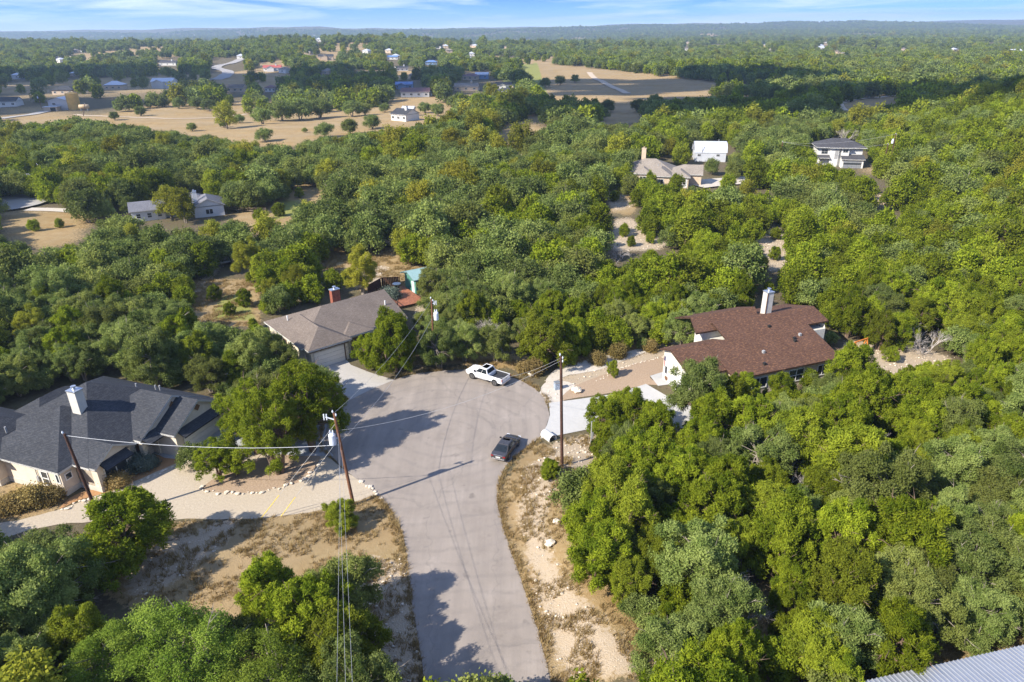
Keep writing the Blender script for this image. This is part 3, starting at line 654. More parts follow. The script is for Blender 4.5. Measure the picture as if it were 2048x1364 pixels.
# ---- C: brown shingle house on the right
cC = px(1505, 751, 3.0 * K)
C_H = house('house', cC, 20, 'long brown-shingled house with tall white chimney and white walls'); C_H.scale = (K, K, K)
sb = M['shingle_brown']; wh = M['wall_pale']; tb = M['trim_brown']
def plane_roof(parent, quads, mat, fas):
    m = MB()
    for q in quads:
        a, b, c, d = [Vector(x_) for x_ in q]; e = (b - a).normalized(); nn = e.cross(d - a).normalized(); s_ = nn.cross(e)
        if nn.z < 0: nn = -nn
        uv = [((x_ - a).dot(e), (x_ - a).dot(s_)) for x_ in (a, b, c, d)]
        m.poly([a, b, c, d], uv); dn = Vector((0, 0, -TH)); m.poly([d + dn, c + dn, b + dn, a + dn], [(0, 0)] * 4)
    o = m.build('roof', mat, parent); f = MB()
    for q in quads:
        P = [Vector(x_) for x_ in q]; dn = Vector((0, 0, -TH - 0.004))
        for i in range(4):
            a, b = P[i], P[(i + 1) % 4]; f.poly([a, b, b + dn, a + dn]); f.poly([a + dn, b + dn, b, a])
    f.build('fascia', fas, o); return o
plane_roof(C_H, [((-2.5, 0, 3.0), (13.2, 0, 3.0), (13.2, 6.2, 4.98), (-2.5, 6.2, 4.98)), ((0.6, 6.2, 4.98), (16.6, 6.2, 4.98), (16.6, 9.2, 5.94), (0.6, 9.2, 5.94)), ((16.6, 9.2, 5.94), (16.6, 14.5, 4.3), (0.6, 14.5, 4.3), (0.6, 9.2, 5.94))], sb, tb)
plane_roof(C_H, [((-7.4, 1.6, 3.44), (-2.3, 1.6, 3.44), (-2.3, 6.2, 4.92), (-7.4, 6.2, 4.92)), ((0.3, 6.2, 4.92), (0.3, 8.4, 4.15), (-7.4, 8.4, 4.15), (-7.4, 6.2, 4.92))], sb, tb)
plane_roof(C_H, [((-2.2, 8.6, 5.25), (7.6, 8.6, 5.25), (8.6, 11.2, 6.3), (-1.4, 11.2, 6.3)), ((8.6, 11.2, 6.3), (8.6, 14.6, 5.0), (-1.4, 14.6, 5.0), (-1.4, 11.2, 6.3))], sb, tb)
walls(C_H, -2, 12.8, 0.5, 6, -0.02, 2.85, M['stucco_cream']); walls(C_H, -6.9, -2.02, 2.1, 8.1, -0.02, 2.85, wh); walls(C_H, 0.2, 16.1, 6.02, 9.6, -0.02, 4.0, wh); walls(C_H, 5.0, 16.08, 9.0, 14.2, -0.02, 4.0, wh); walls(C_H, -0.9, 7.5, 9.0, 10.6, 2.8, 5.05, wh)
m = MB(); m.poly([(-6.9, 2.1, 2.8), (-6.9, 2.1, 3.35), (-6.9, 6.2, 4.66), (-6.9, 8.1, 4.0), (-6.9, 8.1, 2.8)]); m.poly([(-6.88, 8.1, 2.8), (-6.88, 8.1, 4.0), (-6.88, 6.2, 4.66), (-6.88, 2.1, 3.35), (-6.88, 2.1, 2.8)]); m.build('gable_wall', wh, C_H)
m = MB(); m.poly([(16.1, 6.02, 3.9), (16.1, 14.2, 3.9), (16.1, 9.2, 5.7), (16.1, 6.4, 4.75)]); m.build('gable_wall', wh, C_H)
window(C_H, (1.6, 0.49, 1.5), (0, -1), 2.2, 1.5, panes=(2, 1)); window(C_H, (7.0, 0.49, 1.5), (0, -1), 2.3, 1.7, panes=(2, 2)); window(C_H, (4.3, 0.49, 1.5), (0, -1), 1.4, 1.5, panes=(2, 1)); window(C_H, (11.0, 0.49, 1.5), (0, -1), 1.6, 1.5, panes=(2, 1))
garage(C_H, (-6.92, 4.6, 0.02), (-1, 0), 3.4, 2.3, 'trim_white'); window(C_H, (-6.92, 7.3, 1.6), (-1, 0), 0.7, 1.2, panes=(1, 1))
chimney(C_H, 9.4, 9.9, 4.8, 8.7, 0.95, 'chimney_tan')
MB().box((8.88, 9.38, 4.8), (8.98, 9.48, 8.7)).build('chimney_trim', tb, C_H)
for k, (u, v, z) in enumerate(((3.8, 3.0, 3.98), (2.6, 1.2, 3.4), (9.2, 3.8, 4.2), (10.6, 4.6, 4.5), (7.6, 6.9, 5.2), (9.4, 4.2, 4.35))):
    MB().box((u - 0.15, v - 0.15, z - 0.1), (u + 0.15, v + 0.15, z + 0.28)).build('roof_vent', M['trim_grey'] if k in (0, 3) else M['dark'], C_H)

# ---- E: corner of a corrugated metal roof at the bottom edge
e0, e1 = px(1720, 1364, 4.2), px(2048, 1290, 4.2); d = e1 - e0; angE = math.atan2(d[1], d[0])
E_ = empty('metal_building', (e0[0], e0[1], h0(e0)), angE, 'building corner with pale corrugated metal roof below the wood', 'building')
zE = 4.2 - h0(e0); LU0, LU1 = -6.0, 22.0
m = MB(); m.poly([(LU0, -11, zE + 1.6), (LU1, -11, zE + 1.6), (LU1, 0, zE), (LU0, 0, zE)]); m.poly([(LU0, 0, zE - .1), (LU1, 0, zE - .1), (LU1, -11, zE + 1.5), (LU0, -11, zE + 1.5)]); m.poly([(LU0, 0, zE), (LU1, 0, zE), (LU1, 0, zE - .1), (LU0, 0, zE - .1)]); m.build('roof', M['metal_roof'], E_)
walls(E_, LU0 + 0.6, LU1 - 0.6, -10.6, -0.6, -1.0, zE - 0.12, M['metal_white'])
rib = MB(); rib.v = [(-0.06, 0.01, 0.005), (0.06, 0.01, 0.005), (0.03, 0.01, 0.06), (-0.03, 0.01, 0.06), (-0.06, -11, 1.605), (0.06, -11, 1.605), (0.03, -11, 1.66), (-0.03, -11, 1.66)]
rib.f = [(0, 1, 2, 3), (5, 4, 7, 6), (1, 5, 6, 2), (3, 2, 6, 7), (4, 0, 3, 7)]; rib.uv = [None] * 5; rib.m = [0] * 5
rme = rib.mesh('rib', M['metal_roof'])
for k in range(int((LU1 - LU0) / 0.32)):
    o = bpy.data.objects.new('rib', rme); o.location = (LU0 + 0.16 + k * 0.32, 0, zE); link(o, E_)

# ---- D: teal shed, deck, fence behind B
dS = px(833, 590); 
D_ = empty('shed', (dS[0], dS[1], 0), math.radians(122), 'teal metal shed with pale roof and white door beside red deck', 'shed')
walls(D_, 0, 4.6, -4.0, 0, -0.02, 2.7, M['teal']); roof_block(D_, -0.4, 5.4, -4.5, 0.5, 2.85, 0.3, M['teal_roof'], 'v', False, False, M['teal_roof'], gmat=M['teal'])
MB().box((0.6, 0.0, 0.1), (1.6, 0.06, 2.2)).build('door', M['trim_white'], D_)
deck = empty('deck', tuple(px(815, 597) * [1, 1, 0] + [0, 0, 0.0]), math.radians(122), 'reddish wooden deck between the teal shed and the taupe-roofed house', 'deck')
for k in range(26): MB().box((-4.0 + k * 0.36, -1.6, 0.42), (-4.0 + k * 0.36 + 0.33, 3.6, 0.5)).build('plank', M['deck_red'], deck)
for a, b in ((-3.9, -1.5), (5.1, -1.5), (-3.9, 3.5), (5.1, 3.5), (0.6, 3.5), (0.6, -1.5)): MB().box((a - 0.07, b - 0.07, 0), (a + 0.07, b + 0.07, 1.3 if b > 0 else 0.41)).build('post', M['fence_dark'], deck)
MB().box((-3.9, 3.46, 1.2), (5.1, 3.54, 1.3)).build('rail', M['fence_dark'], deck); MB().box((-3.9, 3.46, 0.8), (5.1, 3.54, 0.88)).build('rail', M['fence_dark'], deck)
def fence(P, hgt, label, mat, step=0.16, gap=0.0, name='fence', rails=None):
    pts = [px(*q) for q in P]; f_ = empty(name, (pts[0][0], pts[0][1], h0(pts[0])), 0, label, 'fence'); o0 = Vector((pts[0][0], pts[0][1], h0(pts[0])))
    for i in range(len(pts) - 1):
        a = Vector((*pts[i][:2], h0(pts[i]))) - o0; b = Vector((*pts[i + 1][:2], h0(pts[i + 1]))) - o0; L = (b - a).length; n_ = max(1, int(L / 2.4))
        for k in range(n_ + 1):
            q = a.lerp(b, k / n_); MB().box((q.x - .07, q.y - .07, q.z - 0.2), (q.x + .07, q.y + .07, q.z + hgt)).build('post', mat, f_)
        if rails:
            for z in rails:
                for k in range(n_): MB().bar(a.lerp(b, k / n_) + Vector((0, 0, z)), a.lerp(b, (k + 1) / n_) + Vector((0, 0, z)), 0.05, 0.16).build('rail', mat, f_)
        else:
            dv = (b - a).normalized(); nrm_ = Vector((-dv.y, dv.x, 0)) * 0.08
            for k in range(int(L / 0.3)):
                q = a + dv * (k * 0.3 + 0.15) + nrm_; MB().bar(q - dv * 0.14 + Vector((0, 0, hgt * .52)), q + dv * 0.14 + Vector((0, 0, hgt * .52)), 0.03, hgt * 0.96).build('board', mat, f_)
    return f_
fence([(737, 590), (765, 574), (800, 572)], 1.8, 'dark brown board fence behind the taupe-roofed house', M['fence_dark'])
fence([(458, 421), (490, 424), (534, 426), (505, 436)], 1.3, 'weathered split rail fence beside the white house in the trees', M['wood_grey'], rails=(0.5, 0.95, 1.25), name='rail_fence')
tb_ = empty('patio_table', tuple(px(794, 580) * [1, 1, 0] + [0, 0, 0.5]), 0, 'round pale patio table on the red deck', 'table')
MB().tube([(0, 0, 0.68), (0, 0, 0.74)], 0.75, 18).build('table_top', M['wall_white'], tb_); MB().tube([(0, 0, 0), (0, 0, 0.68)], 0.06, 8).build('leg', M['dark'], tb_); MB().tube([(0, 0, 0), (0, 0, 0.05)], 0.32, 12).build('base', M['dark'], tb_)

# ---- F, G, H, I, J: houses in the trees
wh = M['wall_white']; pF = px(262, 446); F_ = house('house', pF, 26, 'white house with slate grey gabled roof half hidden by a yellowing tree'); F_.location.z = h0(pF); F_.scale = (.88, .88, .88)
sdk = M['shingle_pale']
roof_block(F_, 0, 9.5, 0, 8.5, 3.0, 0.45, sdk, 'u', False, False, gmat=wh); roof_block(F_, 8.5, 22, 1.5, 11, 3.2, 0.5, sdk, 'u', False, True, gmat=wh); roof_block(F_, 16, 25, -3.5, 9, 3.1, 0.48, sdk, 'v', False, True, gmat=wh)
for b_ in ((0.5, 9, .5, 8), (9, 21.5, 2, 10.5), (16.5, 24.5, -3, 8.5)): walls(F_, *b_, -1.5, 2.9, wh)
chimney(F_, 17.5, 1.0, 3, 6.8, 1.2, 'trim_white')
for u in (2.2, 5.0, 7.6): window(F_, (u, 0.49, 1.5), (0, -1), 1.2, 1.4, panes=(1, 2))
window(F_, (20.5, -3.01, 1.5), (0, -1), 2.0, 1.5, panes=(2, 1))
pG = px(-30, 388); G_ = house('house', pG, 8, 'long grey-roofed house partly hidden behind an oak by the pale turning circle'); G_.location.z = h0(pG)
roof_block(G_, -8, 15, 0, 9, 3.0, 0.4, sdk, 'u', True, False, gmat=wh); walls(G_, -7.5, 14.5, .5, 8.5, -0.5, 2.9, wh)
for u in (2, 6, 11): window(G_, (u, .49, 1.5), (0, -1), 1.3, 1.3)
pH = px(1272, 369); H_ = house('house', pH, -14, 'tan hip-roofed house with stone chimney and pale concrete drive'); H_.location.z = h0(pH)
stn = M['shingle_tan']
roof_block(H_, -4.5, 11, 3, 15, 3.2, 0.5, stn, 'u', True, True); roof_block(H_, 3.5, 10.5, -3.0, 8, 3.22, 0.5, stn, 'v', True, True); roof_block(H_, 9, 19, 2.0, 10.5, 3.1, 0.5, stn, 'u', True, False, gmat=M['wall_tan']); roof_block(H_, -1, 4.5, 0.3, 9, 3.18, 0.5, stn, 'v', True, True); roof_block(H_, 9.5, 15.5, -2.2, 7, 3.0, 0.5, stn, 'v', True, True)
for b_ in ((-4, 10.5, 3.5, 14.5), (4, 10, -2.5, 8), (9, 18.6, 2.5, 10), (-.5, 4, .8, 8), (10, 15, -1.7, 6)): walls(H_, *b_, -1, 3.0, M['wall_tan'])
chimney(H_, 1.2, 9.6, 4, 9.0, 1.3, 'wall_tan', cap='wall_tan')
window(H_, (1.8, 0.79, 1.6), (0, -1), 2.0, 1.6, panes=(2, 1)); window(H_, (7.0, -2.51, 1.6), (0, -1), 2.0, 1.6, panes=(2, 1)); window(H_, (-2.5, 3.49, 1.6), (0, -1), 1.4, 1.4)
garage(H_, (12.5, -1.71, 0.0), (0, -1), 4.4, 2.3, 'trim_white')
vents(H_, [(6, 4, 5.2), (6.8, 4.6, 5.2)])
pI = px(1389, 323); I_ = empty('barn', (pI[0], pI[1], h0(pI)), math.radians(-8), 'white gambrel-roofed metal barn among the trees', 'barn')
Lb, Wb = 10.6, 8.6
prof = [(0, 3.1), (0.8, 4.9), (2.3, 6.0), (Wb / 2, 6.4), (Wb - 2.3, 6.0), (Wb - .8, 4.9), (Wb, 3.1)]
mm = MB()
for (a, za), (b, zb) in zip(prof[:-1], prof[1:]): mm.poly([(-.3, a, za), (Lb + .3, a, za), (Lb + .3, b, zb), (-.3, b, zb)]); mm.poly([(-.3, b, zb - .1), (Lb + .3, b, zb - .1), (Lb + .3, a, za - .1), (-.3, a, za - .1)])
mm.build('roof', M['metal_white'], I_)
walls(I_, 0.05, Lb - .05, .15, Wb - .15, -1, 3.05, M['metal_white'])
for x_ in (0.06, Lb - .06): 
    g_ = MB(); P = [(x_, .15, 3.0)] + [(x_, min(max(a, .2), Wb - .2), z - .08) for a, z in prof] + [(x_, Wb - .15, 3.0)]; g_.poly(P); g_.poly(P[::-1]); g_.build('gable_wall', M['metal_white'], I_)
for u in (1.4, 7.8): window(I_, (u, .14, 2.2), (0, -1), 1.1, .7, 'trim_grey', (2, 1))
window(I_, (Lb - .04, 3.0, 2.6), (1, 0), .9, 1.6, 'trim_grey', (1, 2)); window(I_, (Lb - .04, 5.6, 2.6), (1, 0), .9, 1.6, 'trim_grey', (1, 2))
MB().tube([(2.3, .05, 3), (2.3, 0.05, 5.8)], .09, 8).build('stove_pipe', M['trim_grey'], I_); MB().tube([(8.2, Wb / 2, 6.2), (8.2, Wb / 2, 7.0)], .1, 8).build('roof_vent', M['trim_grey'], I_)
pJ = px(1633, 332); J_ = house('house', pJ, -12, 'two-storey white house with dark hipped roof on the wooded slope'); J_.location.z = h0(pJ)
sdd = M['shingle_dark']
roof_block(J_, -1.0, 14.8, -0.6, 10.6, 6.3, 0.42, sdd, 'u', True, True); roof_block(J_, 3.0, 10.0, -1.4, 7.0, 6.32, 0.42, sdd, 'v', True, True)
walls(J_, 0, 13.8, 0.4, 9.8, -1.5, 6.1, wh); walls(J_, 3.6, 6.2, -.6, 5, -1.5, 6.1, wh); walls(J_, 7.0, 9.4, -.6, 5, 3.6, 6.1, wh); walls(J_, 7.2, 13.9, -2.6, 3, -1.5, 2.9, wh)
plane_roof(J_, [((6.9, -3.1, 2.9), (14.3, -3.1, 2.9), (14.3, .4, 4.0), (6.9, .4, 4.0))], sdd, M['trim_white']); plane_roof(J_, [((-.4, -1.4, 3.0), (3.6, -1.4, 3.0), (3.6, .4, 3.7), (-.4, .4, 3.7))], sdd, M['trim_white'])
window(J_, (1.9, .39, 4.8), (0, -1), 2.0, 1.5, 'trim_grey', (2, 2)); window(J_, (8.2, -.61, 5.2), (0, -1), 1.6, .9, 'trim_grey', (2, 1)); MB().box((5.0, -.66, 2.6), (6.0, -.6, 5.7)).build('window', M['trim_grey'], J_)
garage(J_, (10.5, -2.61, 0.0), (0, -1), 5.6, 2.3, 'metal_grey', 4, True, 4)

# ---- far houses: walls, roof, windows, some with a chimney
def far_house(x_, y_, wpx, dm, hm, ang, wall_, roof_, label, hip=True, chim=False, p_=0.45, wins=3, porch=None, storeys=1):
    q = px(x_, y_); depth = proj(q)[0, 2]; wm = wpx * depth / FPX
    o = empty('house', (q[0], q[1], h0(q)), math.radians(ang), label, 'house')
    roof_block(o, -wm / 2, wm / 2, 0, dm, hm, p_, M[roof_], 'u', hip, hip, gmat=M[wall_]); walls(o, -wm / 2 + .5, wm / 2 - .5, .5, dm - .5, -3, hm - .2, M[wall_])
    for k in range(wins): window(o, (-wm / 2 + wm * (k + .5) / wins, .49, hm * .5), (0, -1), min(1.8, wm / wins * .5), 1.4, 'trim_white', (2, 1))
    if chim: chimney(o, wm * .2, dm * .4, hm, hm + p_ * dm / 2 + 1.2, 1.2, wall_)
    if porch:
        roof_block(o, -wm * .3, wm * .12, -4.5, dm * .5, hm + .02, p_, M[roof_], 'v', False, True, gmat=M[wall_]); walls(o, -wm * .28, wm * .1, -4.0, dm * .4, -3, hm - .2, M[wall_])
    return o
far_house(830, 194, 60, 11, 3.4, -4, 'wall_white', 'roof_maroon', 'long cream house with maroon metal roof facing the dry field', False, wins=4)
far_house(808, 178, 36, 9, 3.4, 0, 'wall_blue', 'roof_blue', 'house with bright blue metal roof and small front gable', False, porch=True)
far_house(932, 182, 50, 10, 3.4, -6, 'wall_tan', 'shingle_tan', 'cream house with grey-brown gabled roof near the live oaks', False, True)
far_house(940, 160, 32, 10, 3.6, -10, 'wall_tan', 'roof_maroon', 'house with dark red roof behind the grey-brown gabled one', True)
far_house(963, 158, 28, 9, 4.0, -6, 'wall_blue', 'metal_white', 'metal shop building with shiny white roof', False, wins=2)
far_house(1008, 180, 34, 9, 3.6, 4, 'wall_white', 'shingle_grey', 'white farmhouse with grey roof and front gable porch', False, porch=True)
far_house(1015, 192, 48, 9, 3.2, -3, 'wall_tan', 'shingle_grey', 'slate-roofed house screened by dark oaks below the farmhouse', True, True)
far_house(796, 242, 44, 11, 3.2, -35, 'wall_white', 'shingle_grey', 'grey-roofed house with white chimney at the field edge', False, True)
far_house(815, 232, 26, 6, 3.6, -10, 'wall_white', 'metal_white', 'white outbuilding beside the house at the field edge', False, wins=1)
far_house(325, 177, 44, 12, 5.6, 2, 'wall_white', 'metal_white', 'two-storey white farmhouse with pale metal roof and red deck', False, porch=True)
far_house(226, 180, 36, 11, 3.8, 0, 'wall_tan', 'metal_white', 'pavilion-like house with pale hipped metal roof', True, p_=0.55)
far_house(125, 189, 44, 11, 3.2, 0, 'wall_tan', 'shingle_grey', 'low house with grey hipped roof behind the metal warehouse', True)
far_house(8, 214, 50, 11, 3.4, 10, 'wall_white', 'shingle_grey', 'white house with steep grey gabled roof by the far lane', False)
far_house(470, 184, 36, 10, 3.2, -3, 'wall_tan', 'shingle_taupe', 'low house with grey-tan roof among dark oaks', False)
far_house(540, 184, 22, 9, 3.2, 0, 'wall_white', 'roof_maroon', 'small white house with maroon pyramid roof', True)
far_house(600, 178, 18, 8, 3.2, 0, 'wall_tan', 'roof_maroon', 'small house with maroon roof deep in the oaks', True)
far_house(545, 142, 36, 12, 3.6, 12, 'wall_white', 'roof_red', 'sprawling white house with red tile roof', False, True, porch=True)
far_house(652, 119, 30, 12, 4.2, 10, 'wall_tan', 'shingle_grey', 'large house with steep slate roof and gables', False, porch=True)
far_house(586, 116, 16, 9, 3.6, 0, 'wall_white', 'shingle_grey', 'small white gabled house left of the slate-roofed one', False)
far_house(335, 131, 36, 12, 3.6, -5, 'wall_white', 'shingle_dark', 'white house with dark roof and white chimney', False, True)
far_house(392, 128, 26, 10, 3.2, 0, 'wall_tan', 'shingle_dark', 'dark-roofed house beside the far paved street', True, True)
far_house(250, 142, 36, 9, 3.0, 0, 'wall_white', 'metal_grey', 'pale grey-roofed house among the oaks', True)
far_house(130, 121, 48, 12, 3.6, 0, 'wall_tan', 'shingle_tan', 'tan house with pale roof on the sunlit ridge side', True)
far_house(805, 142, 26, 9, 3.4, 20, 'wall_white', 'shingle_grey', 'white gable-fronted house under the oaks', False, True)
far_house(862, 130, 24, 9, 3.6, 0, 'wall_blue', 'roof_blue', 'slate-blue hip-roofed house among oaks', True)
far_house(785, 119, 22, 9, 3.4, 0, 'wall_white', 'roof_blue', 'pale little house with light blue metal roof', False)
far_house(745, 119, 16, 8, 3.4, 0, 'wall_white', 'metal_grey', 'small grey-roofed cottage near the light blue roof', True)
far_house(806, 108, 26, 10, 3.2, 0, 'wall_tan', 'shingle_tan', 'long tan-roofed house on the open ridge', True)
far_house(932, 122, 28, 9, 3.2, 10, 'wall_tan', 'metal_white', 'house with shining white gabled roof near a dirt road', False)
far_house(258, 93, 34, 14, 6, 0, 'wall_tan', 'wall_tan', 'large flat tan building on the left ridge', True, p_=0.1)
far_house(608, 91, 18, 10, 4, 0, 'wall_tan', 'roof_red', 'house with orange-red roof high on the wooded ridge', True)
far_house(1326, 121, 22, 12, 3.6, 0, 'wall_white', 'metal_white', 'white ranch house out in the scrub', True)
far_house(1372, 109, 12, 10, 4, 0, 'wall_white', 'metal_grey', 'small grey barn out in the scrub', False, wins=1)
far_house(1636, 100, 26, 16, 4, 0, 'wall_white', 'metal_white', 'long white shed in the far scrub', False)
far_house(2030, 108, 30, 14, 4, 0, 'wall_white', 'metal_white', 'white-roofed building beside the far quarry bank', False)
far_house(1092, 97, 12, 12, 3.6, 0, 'wall_white', 'metal_white', 'tiny white-roofed house far across the plain', False, wins=1)
SPECK = []
for k in range(56):     # specks of houses strewn over the far country
    if k < 16: sx, sy = random.uniform(200, 720), random.uniform(70, 84)
    else: sx, sy = random.uniform(760, 2040), random.uniform(76, 112)
    if k >= 40: sx, sy = random.uniform(20, 1000), random.uniform(96, 160)
    q = px(sx, sy); dp = proj(q)[0, 2]; SPECK.append((sx, sy, max(5, 15000 / dp) / 2, 7000 / dp))
    far_house(sx, sy, max(5, 15000 / dp), 11, 4.2, random.uniform(-30, 30), random.choice(('wall_white', 'wall_tan')), random.choice(('metal_white', 'shingle_tan', 'shingle_taupe', 'metal_white')), 'tiny pale house strewn far off over the wooded country', True, wins=1)['group'] = 'tiny houses in the far country'
# warehouse, tanks
pW = px(98, 222); W_ = empty('warehouse', (pW[0], pW[1], h0(pW)), math.radians(6), 'grey metal warehouse with low gabled roof beside the yellow tank', 'building')
roof_block(W_, 0, 12, 0, 14, 6.0, .3, M['metal_white'], 'v', False, False, M['metal_grey'], gmat=M['metal_grey']); walls(W_, .4, 11.6, .4, 13.6, -1, 6.0, M['metal_grey'])
window(W_, (3.8, .39, 4.0), (0, -1), 2.2, 1.4); walls(W_, -1, 7, -4, .3, -1, 2.6, M['wall_tan'], 'lean_to'); walls(W_, -1.3, 7.3, -4.4, .35, 2.6, 2.8, M['metal_white'], 'lean_to_roof'); garage(W_, (4.6, -4.02, 0), (0, -1), 3.0, 2.3, 'dark', 3)
pT = px(145, 220); T_ = empty('storage_tank', (pT[0], pT[1] + 3, h0(pT)), 0, 'tall yellow cylindrical storage tank', 'tank')
rt = 3.6; o = MB().tube([(0, 0, -1), (0, 0, 9.6)], rt, 28).build('shell', M['tank_yellow'], T_, sm=False); MB().tube([(0, 0, 9.6), (0, 0, 10.5)], [rt, .3], 28).build('dome', M['tank_yellow'], T_)
for z in (2.4, 4.8, 7.2): MB().tube([(0, 0, z), (0, 0, z + .1)], rt + .04, 28).build('band', M['tank_yellow'], T_)
rl = MB()
for a in np.linspace(0, 2 * math.pi, 13)[:-1]: rl.bar((3.4 * math.cos(a), 3.4 * math.sin(a), 9.6), (3.4 * math.cos(a), 3.4 * math.sin(a), 10.6), .06)
for a in np.linspace(0, 2 * math.pi, 13)[:-1]: rl.bar((3.4 * math.cos(a), 3.4 * math.sin(a), 10.6), (3.4 * math.cos(a + .5236), 3.4 * math.sin(a + .5236), 10.6), .06)
rl.build('railing', M['tank_yellow'], T_)
pT = px(170, 222); T2 = empty('water_tank', (pT[0], pT[1], h0(pT)), math.radians(15), 'horizontal tan tank on legs beside the yellow tank', 'tank')
MB().tube([(-2.9, 0, 2.6), (-2.6, 0, 2.6), (2.6, 0, 2.6), (2.9, 0, 2.6)], [.7, 1.3, 1.3, .7], 20).build('shell', M['tank_tan'], T2, sm=True)
for u in (-1.8, 1.8): MB().box((u - .15, -1, -.5), (u + .15, 1, 1.7)).build('leg', M['trim_grey'], T2)
# ------------------------------------------------------------------ vehicles
def ringw(x, w, z0, z1, crown=0.0, tuck=0.06):
    """cross-section of a car body: x station, half width, sill, top"""
    zm = z0 + (z1 - z0) * 0.55
    return [(x, -w + tuck, z0), (x, -w, z0 + 0.18), (x, -w, zm), (x, -w + 0.05, z1 - 0.05), (x, -w + 0.16, z1), (x, 0, z1 + crown), (x, w - 0.16, z1), (x, w - 0.05, z1 - 0.05), (x, w, zm), (x, w, z0 + 0.18), (x, w - tuck, z0)]
def wheel(parent, x, y, r, wd, spokes=6):
    s = 1 if y > 0 else -1
    o = bpy.data.objects.new('wheel', None); o.location = (x, y, r); o.empty_display_size = .2; link(o, parent)
    MB().tube([(0, -s * wd / 2, 0), (0, -s * wd * .35, 0), (0, s * wd * .35, 0), (0, s * wd / 2, 0)], [r * .93, r, r, r * .9], 22).build('tyre', M['rubber'], o)
    m = MB(); y0 = s * (wd / 2 + .004)
    n = 20
    for k in range(n):
        a, b = 2 * math.pi * k / n, 2 * math.pi * (k + 1) / n
        P = [(r * .66 * math.cos(a), y0, r * .66 * math.sin(a)), (r * .66 * math.cos(b), y0, r * .66 * math.sin(b)), (r * .56 * math.cos(b), y0 + s * .012, r * .56 * math.sin(b)), (r * .56 * math.cos(a), y0 + s * .012, r * .56 * math.sin(a))]
        m.poly(P if s < 0 else P[::-1])
    for k in range(spokes):
        a = 2 * math.pi * k / spokes; m.bar((0, y0 + s * .012, 0), (r * .6 * math.cos(a), y0 + s * .012, r * .6 * math.sin(a)), .07, .03)
    m.build('rim', M['chrome'], o); return o
def quadpart(name, parent, P, mat, both=True):
    m = MB(); m.poly(P)
    if both: m.poly([tuple(Vector(q)) for q in P[::-1]])
    return m.build(name, mat, parent)
def cabin(parent, base, top, paint, inset=0.05):
    """greenhouse from a base ring and a roof ring, each (x_back, x_front, half_width, z)"""
    (bx0, bx1, bw, bz), (tx0, tx1, tw, tz) = base, top
    B = [Vector((bx0, -bw, bz)), Vector((bx1, -bw, bz)), Vector((bx1, bw, bz)), Vector((bx0, bw, bz))]; T = [Vector((tx0, -tw, tz)), Vector((tx1, -tw, tz)), Vector((tx1, tw, tz)), Vector((tx0, tw, tz))]
    m = MB(); e = 0.1
    mid = [Vector((q.x + (e if k in (0, 3) else -e), q.y * .9, tz + .06)) for k, q in enumerate(T)]
    m.loft([B, T, mid]); m.build('cabin', paint, parent)
    return B, T
def side_glass(parent, B, T, i, j, f0, f1, z0=.10, z1=.90, out=.012, name='side_window'):
    P = [B[i].lerp(B[j], f).lerp(T[i].lerp(T[j], g), z) for (f, g, z) in ((f0, f0, z0), (f1, f1, z0), (f1, f1, z1), (f0, f0, z1))]
    n = (P[1] - P[0]).cross(P[3] - P[0]).normalized(); c = sum((q for q in P), Vector()) / 4
    if n.dot(Vector((c.x - (B[0].x + B[1].x) / 2, c.y, 0.2))) < 0: n = -n
    return quadpart(name, parent, [q + n * out for q in P], M['glass'])
